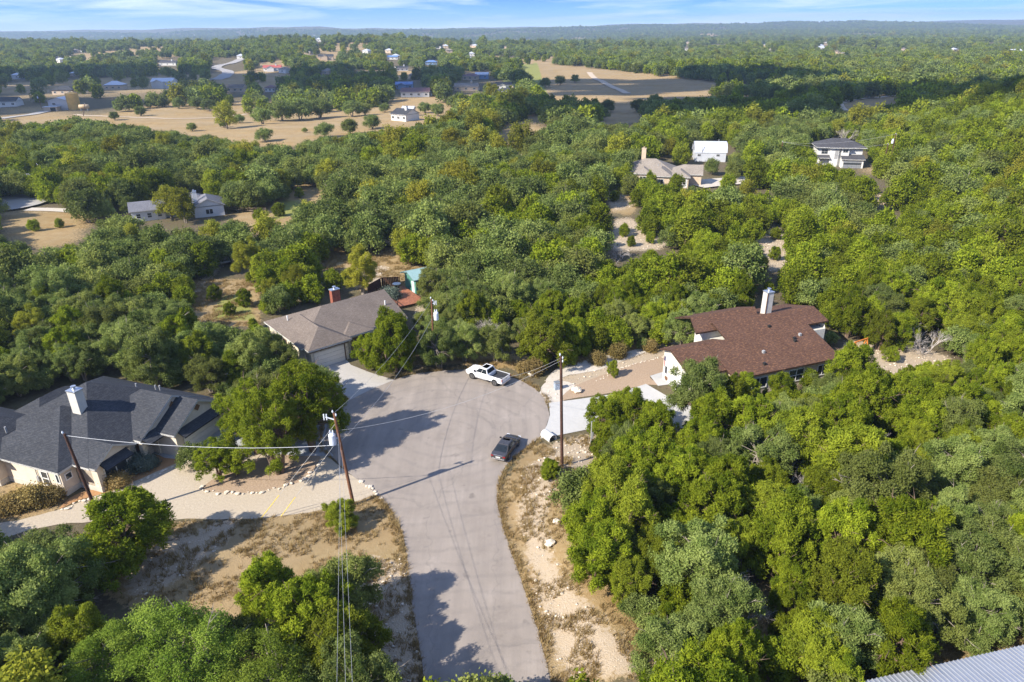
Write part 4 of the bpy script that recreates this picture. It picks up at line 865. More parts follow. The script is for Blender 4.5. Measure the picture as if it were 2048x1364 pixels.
# -- white pickup
def truck(loc, ang):
    t = empty('pickup_truck', loc, ang, 'white crew-cab pickup truck parked at the far edge of the turning circle', 'truck'); pw = M['paint_white']; W = 1.0
    b = MB(); b.loft([ringw(x, w, z0, z1, .02) for x, w, z0, z1 in ((-.62, W, .5, 1.28), (.6, W, .48, 1.26), (1.5, W, .48, 1.24), (2.1, .99, .5, 1.22), (2.65, .96, .52, 1.16), (2.9, .88, .58, 1.05), (2.95, .82, .62, .95))]); b.build('body', pw, t, sm=False)
    bd = MB(); z0, z1 = .55, 1.24
    bd.box((-2.9, -W, z0), (-.64, -W + .1, z1)); bd.box((-2.9, W - .1, z0), (-.64, W, z1)); bd.box((-.74, -W + .1, z0), (-.64, W - .1, z1)); bd.build('bed', pw, t)
    MB().box((-2.86, -W + .1, .72), (-.74, W - .1, .80)).build('bed_floor', M['bed_black'], t)
    MB().box((-2.84, -W + .105, .80), (-.745, -W + .16, 1.22)).build('bed_liner', M['bed_black'], t); MB().box((-2.84, W - .16, .80), (-.745, W - .105, 1.22)).build('bed_liner', M['bed_black'], t)
    tg = MB().box((-2.96, -W + .12, .62), (-2.9, W - .12, 1.25)).build('tailgate', pw, t); MB().box((-2.975, -.12, 1.02), (-2.96, .12, 1.1)).build('handle', M['dark'], tg)
    MB().box((-3.06, -.92, .48), (-2.92, .92, .64)).build('bumper', M['chrome'], t); MB().box((2.9, -.8, .46), (3.02, .8, .66)).build('bumper', M['chrome'], t)
    for s in (-1, 1):
        MB().box((-2.965, s * W - (.14 if s > 0 else -.0) , .85), (-2.85, s * W + (.0 if s > 0 else .14), 1.2)).build('taillight', M['lamp_red'], t)
        MB().box((2.72, s * .7 - .16, .88), (2.96, s * .7 + .16, 1.04)).build('headlight', M['lamp_clear'], t)
        MB().box((1.28, s * (W + .1) - .12, 1.26), (1.42, s * (W + .1) + .12, 1.48)).build('mirror', M['dark'], t)
        MB().box((-.5, s * W - .02 - .06, .42), (1.4, s * W + .04, .48)).build('running_board', M['chrome'], t)
        for x_ in (1.85, -1.78):
            MB().tube([(x_, s * (W + .004), .46), (x_, s * (W - .1), .46)], .49, 20).build('wheel_arch', M['dark'], t); wheel(t, x_, s * (W - .10), .42, .26)
    B, T = cabin(t, (-.66, 1.5, .94, 1.24), (-.38, .75, .76, 1.86), pw)
    for i, j in ((0, 1), (3, 2)): side_glass(t, B, T, i, j, .06, .46, .06, .94, out=.02); side_glass(t, B, T, i, j, .49, .92, .06, .94, out=.02)
    side_glass(t, B, T, 1, 2, .06, .94, .08, .94, .015, 'windshield'); side_glass(t, B, T, 0, 3, .08, .92, .15, .9, .015, 'rear_window')
    quadpart('sunroof', t, [(-.25, -.52, 1.925), (.55, -.52, 1.925), (.55, .52, 1.925), (-.25, .52, 1.925)], M['glass'])
    MB().box((2.955, -.5, .72), (2.99, .5, .95)).build('grille', M['dark'], t)
    return t
fw, rw = px(944, 757, 0.0), px(992, 772, 0.0); dv = Vector((fw - rw)[:2].tolist()).normalized(); lft_ = Vector((-dv.y, dv.x)); 
cen = Vector(((fw + rw) / 2)[:2].tolist()) + Vector((dv.y, -dv.x)) * 0.9 * (1 if Vector((dv.y, -dv.x)).y > 0 else -1)
truck((cen.x, cen.y, .012), math.atan2(dv.y, dv.x))
# -- grey sedan
def sedan(loc, ang):
    t = empty('sedan', loc, ang, 'dark grey four-door sedan parked at the road edge near the tall brown pole', 'car'); pg = M['paint_grey']; W = .92
    b = MB(); b.loft([ringw(x, w, z0, z1, .03) for x, w, z0, z1 in ((-2.4, .74, .5, .84), (-2.34, .84, .36, .96), (-2.0, .90, .28, 1.0), (-1.2, W, .24, 1.0), (0, W, .22, .97), (1.0, W, .22, .95), (1.6, .91, .24, .90), (2.1, .86, .28, .80), (2.35, .74, .34, .66), (2.42, .62, .4, .58))]); b.build('body', pg, t, sm=False)
    B, T = cabin(t, (-1.85, 1.25, .82, .98), (-.95, .35, .62, 1.40), pg)
    for i, j in ((0, 1), (3, 2)): side_glass(t, B, T, i, j, .14, .46, out=.012); side_glass(t, B, T, i, j, .50, .86, out=.012)
    side_glass(t, B, T, 1, 2, .05, .95, .05, .95, .012, 'windshield'); side_glass(t, B, T, 0, 3, .06, .94, .08, .95, .012, 'rear_window')
    quadpart('sunroof', t, [(-.1, -.4, 1.468), (.22, -.4, 1.468), (.22, .4, 1.468), (-.1, .4, 1.468)], M['glass'])
    MB().tube([(-.72, 0, 1.45), (-.8, 0, 1.53)], .03, 6).build('antenna', M['dark'], t)
    for s in (-1, 1):
        MB().box((-2.42, s * .68 - .14, .74), (-2.26, s * .68 + .14, .86)).build('taillight', M['lamp_red'], t); MB().box((2.0, s * .66 - .16, .6), (2.3, s * .66 + .16, .74)).build('headlight', M['lamp_clear'], t)
        MB().box((.72, s * 1.0 - .1, .98), (.86, s * 1.0 + .1, 1.12)).build('mirror', M['dark'], t)
        for x_ in (1.42, -1.38): MB().tube([(x_, s * (W + .003), .36), (x_, s * (W - .1), .36)], .38, 18).build('wheel_arch', M['dark'], t); wheel(t, x_, s * (W - .09), .33, .22, 5)
    MB().box((-2.43, -.5, .9), (-2.36, .5, .94)).build('chrome_strip', M['chrome'], t); MB().box((-2.44, -.26, .62), (-2.39, .26, .76)).build('license_plate', M['wall_white'], t); MB().box((-2.46, -.72, .42), (-2.36, .72, .5)).build('bumper', M['chrome'], t)
    return t
r1, r2 = px(982, 919, 0.1), px(1011, 928, 0.1); rc = (r1 + r2) / 2; fr = px(1024, 879, 0.5); dv = Vector((fr - rc)[:2].tolist()).normalized()
sedan((rc[0] + dv.x * 2.35, rc[1] + dv.y * 2.35, .012), math.atan2(dv.y, dv.x))

# ------------------------------------------------------------------ utility poles and wires
def pole_geom(bx, by, tx, ty):
    b = px(bx, by); best = None
    for z in np.linspace(6, 16, 101):
        t = px(tx, ty, z); d_ = np.hypot(*(t - b)[:2])
        if best is None or d_ < best[0]: best = (d_, t)
    return Vector(b), Vector(best[1])
def pole(b, t, label, r0=.17, r1=.12, mat='pole_wood', xf=None, insul=2, arm=None, group=None):
    o = empty('utility_pole', b, 0, label, 'utility pole', group); d = t - b
    MB().tube([-d.normalized() * .6, d * .5, d], [r0, (r0 + r1) / 2, r1], 12).build('pole_shaft', M[mat], o)
    for k in range(insul):
        q = d + Vector((0.16 if k else -.1, -.05, .05 - .35 * k)); MB().tube([q, q + Vector((0, 0, .14)), q + Vector((0, 0, .28))], [.05, .09, .03], 10).build('insulator', M['porcelain'], o)
    if arm:
        a = d * .93 + Vector(arm); MB().bar(d * .93, a, .08).build('bracket', M['porcelain'], o)
        for k in (-.15, .1): MB().tube([a + Vector((k, 0, -.3)), a + Vector((k, 0, .3))], .06, 8).build('cutout_fuse', M['porcelain'], o)
    if xf:
        c = d * xf[0] + Vector(xf[1]); x = MB().tube([c + Vector((0, 0, -.55)), c + Vector((0, 0, .45)), c + Vector((0, 0, .6))], [.33, .33, .2], 18).build('transformer', M['porcelain'], o)
        for k in (-.14, .12): MB().tube([c + Vector((k, 0, .58)), c + Vector((k, 0, .75)), c + Vector((k, 0, .95))], [.05, .08, .04], 8).build('bushing', M['porcelain'], x)
        MB().bar(d * xf[0], c, .12).build('bracket', M['galv'], x)
    return o, b, t
P1, b1, t1 = pole(*pole_geom(707, 1010, 668, 826), 'brown utility pole with grey transformer beside the gravel drive mouth', .17, .12, 'pole_light', (.74, (-.62, -.1, 0)), 2, (-.9, .1, .25))
P2, b2, t2 = pole(*pole_geom(201, 1042, 129, 868), 'bare dark utility pole standing in front of the grey-roofed house', insul=1)
P3, b3, t3 = pole(*pole_geom(1124, 932, 1122, 712), 'tall dark brown utility pole on the bank near the sedan', .17, .13, insul=3)
P4, b4, t4 = pole(*pole_geom(868, 722, 863, 598), 'utility pole with white transformer in trees behind the turning circle', .15, .11, 'pole_light', (.74, (.55, -.1, 0)), 2, (.5, 0, .1))
def far_pole(bx, by, tx, ty, lab, xf=None, mat='pole_light'):
    b, t = pole_geom(bx, by, tx, ty); b.z = h0(b); hgt = min(max(t.z - b.z, 7), 13); t = b + Vector(((t.x - b.x) * .3, 0, hgt)); return pole(b, t, lab, .2, .15, mat, xf, 2)
_, b5, t5 = far_pole(1561, 325, 1561, 285, 'light utility pole between the white barn and the two-storey house')
_, b6, t6 = far_pole(1777, 342, 1790, 268, 'thin utility pole with pale transformer right of the two-storey house', (.8, (-.6, 0, 0)), 'pole_wood')
_, b7, t7 = far_pole(1764, 346, 1776, 288, 'shorter dark utility pole leaning beside the one with a transformer', None, 'pole_wood')
_, b8, t8 = far_pole(88, 375, 74, 330, 'dark utility pole behind the oak by the long grey-roofed house', None, 'pole_wood')
_, b9, t9 = far_pole(167, 232, 162, 214, 'short dark pole beside the field track below the tanks', None, 'pole_wood')
_, b10, t10 = far_pole(83, 216, 74, 190, 'utility pole left of the metal warehouse', (.8, (-.6, 0, 0)))
def wire(a, b, sag, label, rad=.022, mat='wire', group=None, n=22):
    a, b = Vector(a), Vector(b); P = [a.lerp(b, k / n) - Vector((0, 0, 4 * sag * (k / n) * (1 - k / n))) for k in range(n + 1)]
    o = MB().tube([p - a for p in P], rad, 5).build('power_line', M[mat], None, a); tag(o, label, 'power line', group); return o
lowp = b1 + (t1 - b1) * .66
wire(t2 + Vector((0, 0, -.15)), lowp + Vector((-.15, 0, .1)), .75, 'thick pale service cable strung from the bare pole to the transformer pole', .022, 'wire_white')
for k, (bx, fz) in enumerate(((671, .70), (689, .80), (703, .62))):
    s = b1 + (t1 - b1) * fz; e = Vector(px(bx, 1364, 9.0)); e2 = s + (e - s) * 1.9; wire(s, e2, .6, 'one of three parallel wires running down past the small round juniper', .010, 'wire', 'wires running down past the small round juniper')
wire(t1, t4 + Vector((0, 0, -.1)), 1.0, 'upper wire from the gravel drive pole to the pole behind the turning circle', .013)
wire(b1 + (t1 - b1) * .7, b4 + (t4 - b4) * .7, 1.1, 'lower wire from the gravel drive pole to the pole behind the turning circle', .015)
wire(b1 + (t1 - b1) * .82, t3 + Vector((0, 0, -.5)), 1.2, 'wire crossing over the turning circle to the tall bank pole', .013)
wire(t3 + Vector((0, 0, -.2)), Vector(px(985, 757, 5.0)) , .5, 'service wire dropping from the tall bank pole over the white pickup', .013)
wire(t5, t6, 1.5, 'upper wire across the trees behind the two-storey house', .022); wire(t5, t7, 1.5, 'lower wire across the trees behind the two-storey house', .022)
# guy wires with yellow guards
for k, (gx, gy) in enumerate(((520, 1039), (561, 1034))):
    g0 = Vector(px(gx, gy)); g1 = b1 + (t1 - b1) * (.9 - .16 * k); o = empty('guy_wire', g0, 0, ('guy wire with yellow guard anchored farther from the brown pole', 'guy wire with yellow guard anchored nearer the brown pole')[k], 'guy wire'); d = g1 - g0
    MB().tube([(0, 0, 0), d], .014, 5).build('wire', M['wire'], o); MB().tube([d * .01, d * .26], .03, 8).build('guard', M['yellow_plastic'], o)
# ------------------------------------------------------------------ small things
def rockmesh(seed, n=1):
    r_ = np.random.default_rng(seed); bm = bmesh.new(); bmesh.ops.create_icosphere(bm, subdivisions=n, radius=.5)
    for v in bm.verts: v.co *= float(.75 + .5 * r_.random()); v.co.z *= .7
    me = bpy.data.meshes.new('stone'); bm.to_mesh(me); bm.free(); me.materials.append(M['rock']); return me
RK = [rockmesh(s) for s in range(6)]
def stone_line(pts, step, label, size=(.16, .5)):
    o = empty('stone_edging', (pts[0][0], pts[0][1], 0), 0, label, 'stone border'); acc = 0; prev = Vector(pts[0])
    for q in pts[1:]:
        q = Vector(q); seg = (q - prev).length; n_ = 0
        while acc < seg:
            p_ = prev.lerp(q, acc / seg); s = bpy.data.objects.new('stone', random.choice(RK)); sz = random.uniform(*size)
            s.location = (p_.x - pts[0][0] + random.uniform(-.2, .2), p_.y - pts[0][1] + random.uniform(-.2, .2), sz * .12 + .02); s.rotation_euler = (0, 0, random.uniform(0, 6)); s.scale = (sz * random.uniform(.8, 1.5), sz, sz * .8); link(s, o); acc += step * random.uniform(.55, 1.5)
        acc -= seg; prev = q
    return o
stone_line(pp([(402, 972), (408, 980), (440, 987), (500, 987), (560, 977), (605, 962), (632, 938), (640, 920)]), .5, 'row of pale stones round the juniper island')
stone_line(pp([(120, 1022), (165, 1002), (215, 990), (262, 970), (312, 950), (375, 922), (392, 912)]), .42, 'row of pale stones along the bed before the grey-roofed house')
stone_line(pp([(1195, 762), (1230, 742), (1270, 728), (1300, 720), (1333, 712)]), .34, 'thin brick-red edging along the pebble yard', (.18, .26))
stone_line(pp([(720, 962), (752, 988), (770, 1004)]), .55, 'few pale stones at the mouth of the gravel drive', (.3, .5))
def rock(x_, y_, s, label, seed):
    p_ = px(x_, y_); o = bpy.data.objects.new('boulder', rockmesh(seed, 2)); o.location = (p_[0], p_[1], h0(p_) + s * .22); o.scale = (s, s * .8, s); link(o); tag(o, label, 'rock'); return o
rock(1153, 784, 1.3, 'pale boulder lying in the pebble yard', 31); rock(1062, 752, 1.0, 'pale boulder in dry grass behind the pickup', 32); rock(197, 1048, .8, 'small pale rock at the foot of the bare pole', 33); rock(1112, 1045, .7, 'limestone rock on the road bank below the bush', 34); rock(1100, 1090, .9, 'flat limestone rock lower down the road bank', 35)
# culvert pipe under the white drive
c = px(1106, 882); cv = empty('culvert', (c[0], c[1], -.35), math.radians(125), 'round concrete culvert pipe end beneath the white drive', 'culvert')
m = MB(); n = 24
for k in range(n):
    a, b = 2 * math.pi * k / n, 2 * math.pi * (k + 1) / n; ro, ri = .55, .45
    P = lambda r_, t_, x_: (x_, r_ * math.cos(t_), .55 + r_ * math.sin(t_))
    m.poly([P(ro, a, 0), P(ro, b, 0), P(ro, b, 1.6), P(ro, a, 1.6)][::-1]); m.poly([P(ri, a, 0), P(ri, a, 1.6), P(ri, b, 1.6), P(ri, b, 0)][::-1]); m.poly([P(ri, a, 0), P(ri, b, 0), P(ro, b, 0), P(ro, a, 0)][::-1])
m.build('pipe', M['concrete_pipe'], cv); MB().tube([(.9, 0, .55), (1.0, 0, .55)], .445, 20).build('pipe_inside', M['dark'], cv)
# blue-grey pedestal, marker post, planter, flag, swing frame, logs
c = px(1114, 778); ped = empty('utility_pedestal', (c[0], c[1], 0), .3, 'blue-grey utility box with cables beside the white track', 'utility box')
MB().box((-.35, -.3, 0), (.35, .3, .95)).build('cabinet', M['bag_blue'], ped); MB().box((-.38, -.33, .95), (.38, .33, 1.05)).build('lid', M['galv'], ped); MB().tube([(.5, 0, 0), (.5, 0, 1.5)], .05, 8).build('pipe', M['trim_grey'], ped)
c = px(1182, 884); mk = empty('gate_post', (c[0], c[1], h0(c)), 0, 'slim grey metal post beside the white drive', 'post'); MB().tube([(0, 0, -.3), (0, 0, 2.6)], .07, 8).build('post_shaft', M['trim_grey'], mk); MB().box((-.02, -.12, .5), (.22, .12, 1.3)).build('keypad_box', M['galv'], mk); MB().tube([(0, 0, 2.6), (0, 0, 2.68)], .09, 8).build('post_cap', M['galv'], mk)
c = px(1336, 762); pl = empty('planter', (c[0], c[1], 0), 0, 'brown clay planter with agave by the brown-shingled house corner', 'planter')
MB().tube([(0, 0, .03), (0, 0, .5), (0, 0, .75)], [.3, .5, .46], 16).build('pot', M['clay'], pl)
m = MB()
for k in range(14):
    a = k * 2.4; L = .6; m.poly([(.05 * math.cos(a + 1.5), .05 * math.sin(a + 1.5), .72), (-.05 * math.cos(a + 1.5), -.05 * math.sin(a + 1.5), .72), (L * math.cos(a), L * math.sin(a), 1.1 + .1 * (k % 3))])
m.build('agave', M['leaf_sage'], pl)
c = px(1333, 718, 3.0); fl = empty('flag', (c[0], c[1], c[2] - .2), math.radians(200), 'striped red and white flag with blue canton at the house corner', 'flag')
MB().tube([(0, 0, 0), (-.9, 0, .8)], .025, 6).build('flag_pole', M['wood_grey'], fl) if False else MB().tube([(-.6, 0, -.3), (.35, 0, .75)], .025, 6).build('flag_pole', M['wood_grey'], fl)
red, blu, wht = simple('flag_red', (.55, .04, .05), .8), simple('flag_blue', (.04, .06, .22), .8), simple('flag_white', (.8, .8, .8), .8)
for k in range(13):
    x0, x1 = .32 - k * .075, .32 - (k + 1) * .075; zt = lambda x_: .72 + (x_ - .32) * 1.1; m = MB()
    P = [(x0, .02 * math.sin(k), zt(x0)), (x1, .02 * math.sin(k + 1), zt(x1)), (x1, .03 * math.sin(k + 2), zt(x1) - 1.5), (x0, .03 * math.sin(k + 1), zt(x0) - 1.5)]
    m.poly(P); m.poly([(a, b - .004, c_) for a, b, c_ in P[::-1]]); m.build('stripe', red if k % 2 == 0 else wht, fl)
m = MB(); P = [(.325, -.05, .73), (-.2, -.05, .15), (-.2, -.05, -.45), (.325, -.05, .12)]; m.poly(P); m.poly([(a, .05, c_) for a, b, c_ in P[::-1]]); m.build('canton', blu, fl)
m = MB()
for i in range(4):
    for j in range(4): x_ = .25 - i * .12; z_ = .62 - j * .13 - i * .13; m.poly([(x_ - .02, -.056, z_ - .02), (x_ + .02, -.056, z_ - .02), (x_ + .02, -.056, z_ + .02), (x_ - .02, -.056, z_ + .02)])
m.build('stars', wht, fl)
c = px(1716, 712); sf = empty('swing_frame', (c[0], c[1], h0(c)), .5, 'orange wooden swing frame in the yard behind the brown-shingled house', 'swing')
for sx in (-1.2, 1.2):
    for sy in (-.8, .8): MB().bar((sx, sy, 0), (sx, 0, 2.4), .12).build('leg', M['wood_orange'], sf)
MB().bar((-1.4, 0, 2.42), (1.4, 0, 2.42), .14).build('beam', M['wood_orange'], sf); MB().box((-.6, -.25, .55), (.6, .25, .6)).build('seat', M['wood_orange'], sf); MB().box((-.6, .2, .6), (.6, .25, 1.0)).build('backrest', M['wood_orange'], sf)
for s in (-.55, .55): MB().tube([(s, 0, .6), (s, 0, 2.4)], .015, 5).build('chain', M['dark'], sf)
c = px(722, 1318); 
for k in range(4):
    o = MB().tube([(-1.1 + .15 * k, .28 * k, .1), (.0, .28 * k + .06, .12), (1.0 + .2 * (k % 2), .28 * k - .05, .1)], [.1, .09, .07], 7).build('log', M['dead_wood'], None, (c[0], c[1] - .4, h0(c))); o.rotation_euler = (0, 0, 1.2); tag(o, 'pale cut log lying in the litter beside the road', 'log', 'cut logs beside the road')
# low timber frame in the creek clearing
c = px(440, 530); cr_ = empty('flatbed_trailer', (c[0], c[1], h0(c)), .5, 'small grey flatbed trailer in the rocky creek clearing', 'trailer')
MB().box((-2, -.9, .5), (2, .9, .6)).build('deck', M['trim_grey'], cr_); MB().bar((2, 0, .5), (3.2, 0, .45), .1).build('tongue', M['dark'], cr_)
for s in (-1, 1):
    MB().box((-2, s * .9 - .04, .6), (2, s * .9 + .04, .85)).build('side_rail', M['wall_white'], cr_); wheel(cr_, -.2, s * 1.02, .36, .2)
# yellow/orange toys by the brown house
c = px(1655, 770); ty = empty('toy_slide', (c[0], c[1], h0(c)), .8, 'small yellow and red plastic slide beside the brown-shingled house', 'toy')
quadpart('slide', ty, [(0, -.3, 1.0), (1.4, -.3, .1), (1.4, .3, .1), (0, .3, 1.0)], M['yellow_plastic']); MB().box((-.7, -.35, 0), (0, .35, .95)).build('ladder', M['roof_red'], ty)
# ------------------------------------------------------------------ trees
def unit(a): return a / np.maximum(np.linalg.norm(a, axis=-1, keepdims=True), 1e-9)
SPEC = {  # nominal height, crown radius, clumps, clump size, bottom of crown, vertical stretch of clumps
    'juniper': dict(Hn=6.0, R=2.45, n=120, lr=(.08, .165), z0=.12, st=1.5),
    'tree_juniper': dict(Hn=8.6, R=3.2, n=150, lr=(.07, .15), z0=.26, st=1.15),
    'oak': dict(Hn=6.4, R=3.1, n=95, lr=(.09, .20), z0=.24, st=.9),
    'elm': dict(Hn=8.0, R=2.9, n=64, lr=(.12, .23), z0=.24, st=1.05),
    'shrub': dict(Hn=1.6, R=1.0, n=22, lr=(.18, .32), z0=.06, st=1.0)}
LOD = {  # tufts, leaves per tuft, leaf length, leaf width, tuft radius
    0: dict(t=2500, m=17, L=(.13, .28), W=(.05, .09), r=.095),
    1: dict(t=700, m=10, L=(.30, .55), W=(.15, .26), r=.25),
    2: dict(t=230, m=5, L=(.7, 1.2), W=(.45, .75), r=.4)}
def crown_mesh(kind, seed, lod, mat, name='crown'):
    S, D = SPEC[kind], LOD[lod]; r_ = np.random.default_rng(seed * 31 + lod * 0 + 5); R, Hn = S['R'], S['Hn']; n = S['n']
    jun = 'juniper' in kind
    k = (np.arange(n) + .5) / n; ang = np.arange(n) * 2.399 + r_.normal(0, .3, n)
    t = np.clip(.04 + .93 * r_.permutation(k), 0, 1); t = np.where(r_.random(n) < .2, t ** .6, t)
    # a crown of several leaders: each bearing swells and shrinks with direction and height
    ph = r_.random(6) * 6.28
    bulge = 1 + .20 * np.cos(2 * ang + ph[0]) + .15 * np.cos(3 * ang + ph[1] + 3 * t) + .14 * np.cos(5 * ang + ph[2] - 5 * t) + .10 * np.sin(11 * t + ph[3] + ang)
    env = np.sqrt(np.clip(1 - ((t - .30) / .76) ** 2, .04, 1)) if jun else np.sqrt(np.clip(1 - ((t - .38) / .70) ** 2, .06, 1))
    inner = np.where(r_.random(n) < .78, r_.uniform(.68, .98, n), r_.uniform(.15, .6, n))
    rr = R * .92 * env * bulge * inner + r_.normal(0, .06 * R, n)
    zf = S['z0'] + (1 - S['z0']) * t + (.07 * np.cos(2 * ang + ph[4]) + .05 * np.cos(3 * ang + ph[5])) * t
    lc = np.stack([rr * np.cos(ang), rr * np.sin(ang), zf * Hn * .95], 1); lr = R * r_.uniform(*S['lr'], n); lr3 = np.stack([lr, lr, lr * S['st']], 1)
    nt = int(D['t'] * 2.1); w_ = lr ** 2; li = r_.choice(n, nt, p=w_ / w_.sum())
    d = unit(r_.normal(size=(nt, 3)) + np.array([0, 0, .35]))
    # tufts gather in bunches
    q = d * 2.2; bun = np.sin(q[:, 0] * 3.1 + li) * np.sin(q[:, 1] * 3.7 + li * 2) * np.sin(q[:, 2] * 2.9 + li * 3)
    p = lc[li] + d * lr3[li] * (r_.uniform(.78, 1.06, nt) + .12 * bun)[:, None]
    dist = np.min(np.where(np.arange(n)[None, :] == li[:, None], 9, np.linalg.norm((p[:, None, :] - lc[None]) / lr3[None], axis=2)), 1)
    keep = (dist > .80) & (p[:, 2] > S['z0'] * Hn * .55); p, d, li = p[keep][:D['t']], d[keep][:D['t']], li[keep][:D['t']]
    nt = len(p); m = D['m']
    up = np.array([0, 0, 1.0]); ax = unit(d * .8 + up * (.55 if jun else .25))
    lp = np.repeat(p, m, 0) + r_.normal(size=(nt * m, 3)) * D['r'] * (1 if jun else 1.35)
    ld = unit(np.repeat(ax, m, 0) * (.55 if jun else .25) + r_.normal(size=(nt * m, 3)) * (.6 if jun else .8))
    nl = unit(np.repeat(unit(d + up * .5), m, 0) + r_.normal(size=(nt * m, 3)) * .38)
    sc = .55 if kind == 'shrub' else .72 if mat.name == 'leaf_lush' else 1.0
    L = r_.uniform(*D['L'], nt * m)[:, None] * sc * (1 if jun else .8); W = r_.uniform(*D['W'], nt * m)[:, None] * sc * (1 if jun else 1.25)
    sd = unit(np.cross(ld, nl)); 
    V = np.stack([lp - ld * L * .35, lp + sd * W * .5 + ld * L * .12, lp + ld * L * .65, lp - sd * W * .5 + ld * L * .12], 1).reshape(-1, 3)
    Fq = np.arange(len(V)).reshape(-1, 4)
    tint = np.clip(np.repeat(.5 + .27 * r_.normal(size=n)[li] + .14 * r_.normal(size=nt), m) + .16 * r_.normal(size=nt * m), 0, 1)
    return npmesh(name, V, Fq, mat, {'tint': ('FACE', tint)}), lc, lr
def trunk_mesh(kind, seed, lc, mat, twigs=True, name='trunk'):
    S = SPEC[kind]; r_ = np.random.default_rng(seed + 900); m = MB(); Hn = S['Hn']; ns = 3 if kind in ('juniper', 'oak', 'tree_juniper') else 2
    stems = []
    for s in range(ns):
        a = s * 2.2 + r_.random(); top = np.array([math.cos(a) * S['R'] * .28, math.sin(a) * S['R'] * .28, Hn * (.55 + .2 * r_.random())]); b = np.array([math.cos(a) * .15, math.sin(a) * .15, -.3])
        mid = (b + top) / 2 + r_.normal(0, .18, 3); r0 = .16 * Hn / 6
        m.tube([b, mid, top], [r0, r0 * .7, r0 * .25], 7); stems.append((b, mid, top, r0))
    for i, c in enumerate(lc):
        if i % 3 and i % 5: continue
        b, mid, top, r0 = stems[i % ns]; f = r_.uniform(.1, .9); s0 = mid * (1 - f) + top * f; md = (s0 + c) / 2 + r_.normal(0, .12, 3); e = c * np.array([1.0, 1.0, 1.0])
        if i % 10 == 0: e = s0 + (c - s0) * 1.28
        m.tube([s0, md, e], [r0 * .30, r0 * .2, .018], 4, False)
        if i % 10 == 0:
            for _ in range(4): q0 = md + (e - md) * r_.uniform(.4, .95); m.tube([q0, q0 + unit(e - md + r_.normal(0, .5, 3) * np.linalg.norm(e - md)) * .7], [.022, .006], 3, False)
    return m.mesh(name, mat)
def dead_mesh(seed, Hn, R, name='branches'):
    r_ = np.random.default_rng(seed); m = MB()
    def grow(p, d, L, r, lev):
        e = p + d * L; mid = (p + e) / 2 + r_.normal(0, L * .06, 3); m.tube([p, mid, e], [r, r * .8, r * .55], 5 if lev < 2 else 3, False)
        if lev < 4:
            for _ in range(4 if lev < 3 else 3):
                nd = unit(d + r_.normal(0, .55, 3) + np.array([0, 0, .12])); s = p + d * L * r_.uniform(.5, 1.0); grow(s, nd, L * r_.uniform(.55, .8), r * .5, lev + 1)
    for k in range(3):
        a = k * 2.1 + r_.random(); grow(np.array([.1 * math.cos(a), .1 * math.sin(a), -.2]), unit(np.array([math.cos(a) * .55, math.sin(a) * .55, 1.])), Hn * .42, .10, 0)
    return m.mesh(name, M['dead_wood'])
KINDS = {'juniper': ('juniper', 'leaf_juniper', 'bark_brown', 6), 'tree_juniper': ('tree_juniper', 'leaf_juniper', 'bark_brown', 3), 'oak': ('oak', 'leaf_oak', 'bark_grey', 6), 'elm': ('elm', 'leaf_elm', 'bark_grey', 3), 'lush': ('oak', 'leaf_lush', 'bark_grey', 2),
         'sage': ('shrub', 'leaf_sage', 'bark_grey', 1), 'dry_shrub': ('shrub', 'leaf_dry', 'bark_brown', 2)}
PROTO = {}
for kn, (sp, lm, bk, nv) in KINDS.items():
    for v in range(nv):
        for lod in ((0, 1, 2) if kn in ('juniper', 'oak') else (0, 1, 2) if kn == 'elm' and v == 0 else (0, 1) if kn in ('elm', 'lush', 'tree_juniper') else (1,)):
            if lod == 2 and v > 3: continue
            me, lc, lr = crown_mesh(sp, v + 10 * len(kn), lod, M[lm]); PROTO[kn, v, lod] = me
        PROTO[kn, v, 'trunk'] = trunk_mesh(sp, v + len(kn), lc, M[bk])
NAME = {'juniper': ('juniper_tree', 'juniper'), 'tree_juniper': ('juniper_tree', 'juniper'), 'oak': ('oak_tree', 'oak tree'), 'elm': ('elm_tree', 'tree'), 'lush': ('broadleaf_tree', 'tree'), 'sage': ('sage_shrub', 'shrub'), 'dry_shrub': ('dry_shrub', 'shrub')}
def tree(kn, p, s, label, group=None, rz=None, lod=0, sz=1.0, var=None):
    nm, cat = NAME[kn]; v = random.randrange(KINDS[kn][3]) if var is None else var
    o = empty(nm, p, random.uniform(0, 6.28) if rz is None else rz, label, cat, group); o.scale = (s, s, s * sz)
    c = bpy.data.objects.new('crown', PROTO[kn, v, lod if (kn, v, lod) in PROTO else 1]); link(c, o); t = bpy.data.objects.new('trunk', PROTO[kn, v, 'trunk']); link(t, o); return o
def tree_px(kn, bx, by, s, label, sz=1.0, group=None, var=None):
    p = px(bx, by); return tree(kn, (p[0], p[1], p[2] - .05), s, label, group, None, 0 if p[1] < 130 else 1, sz, var), p
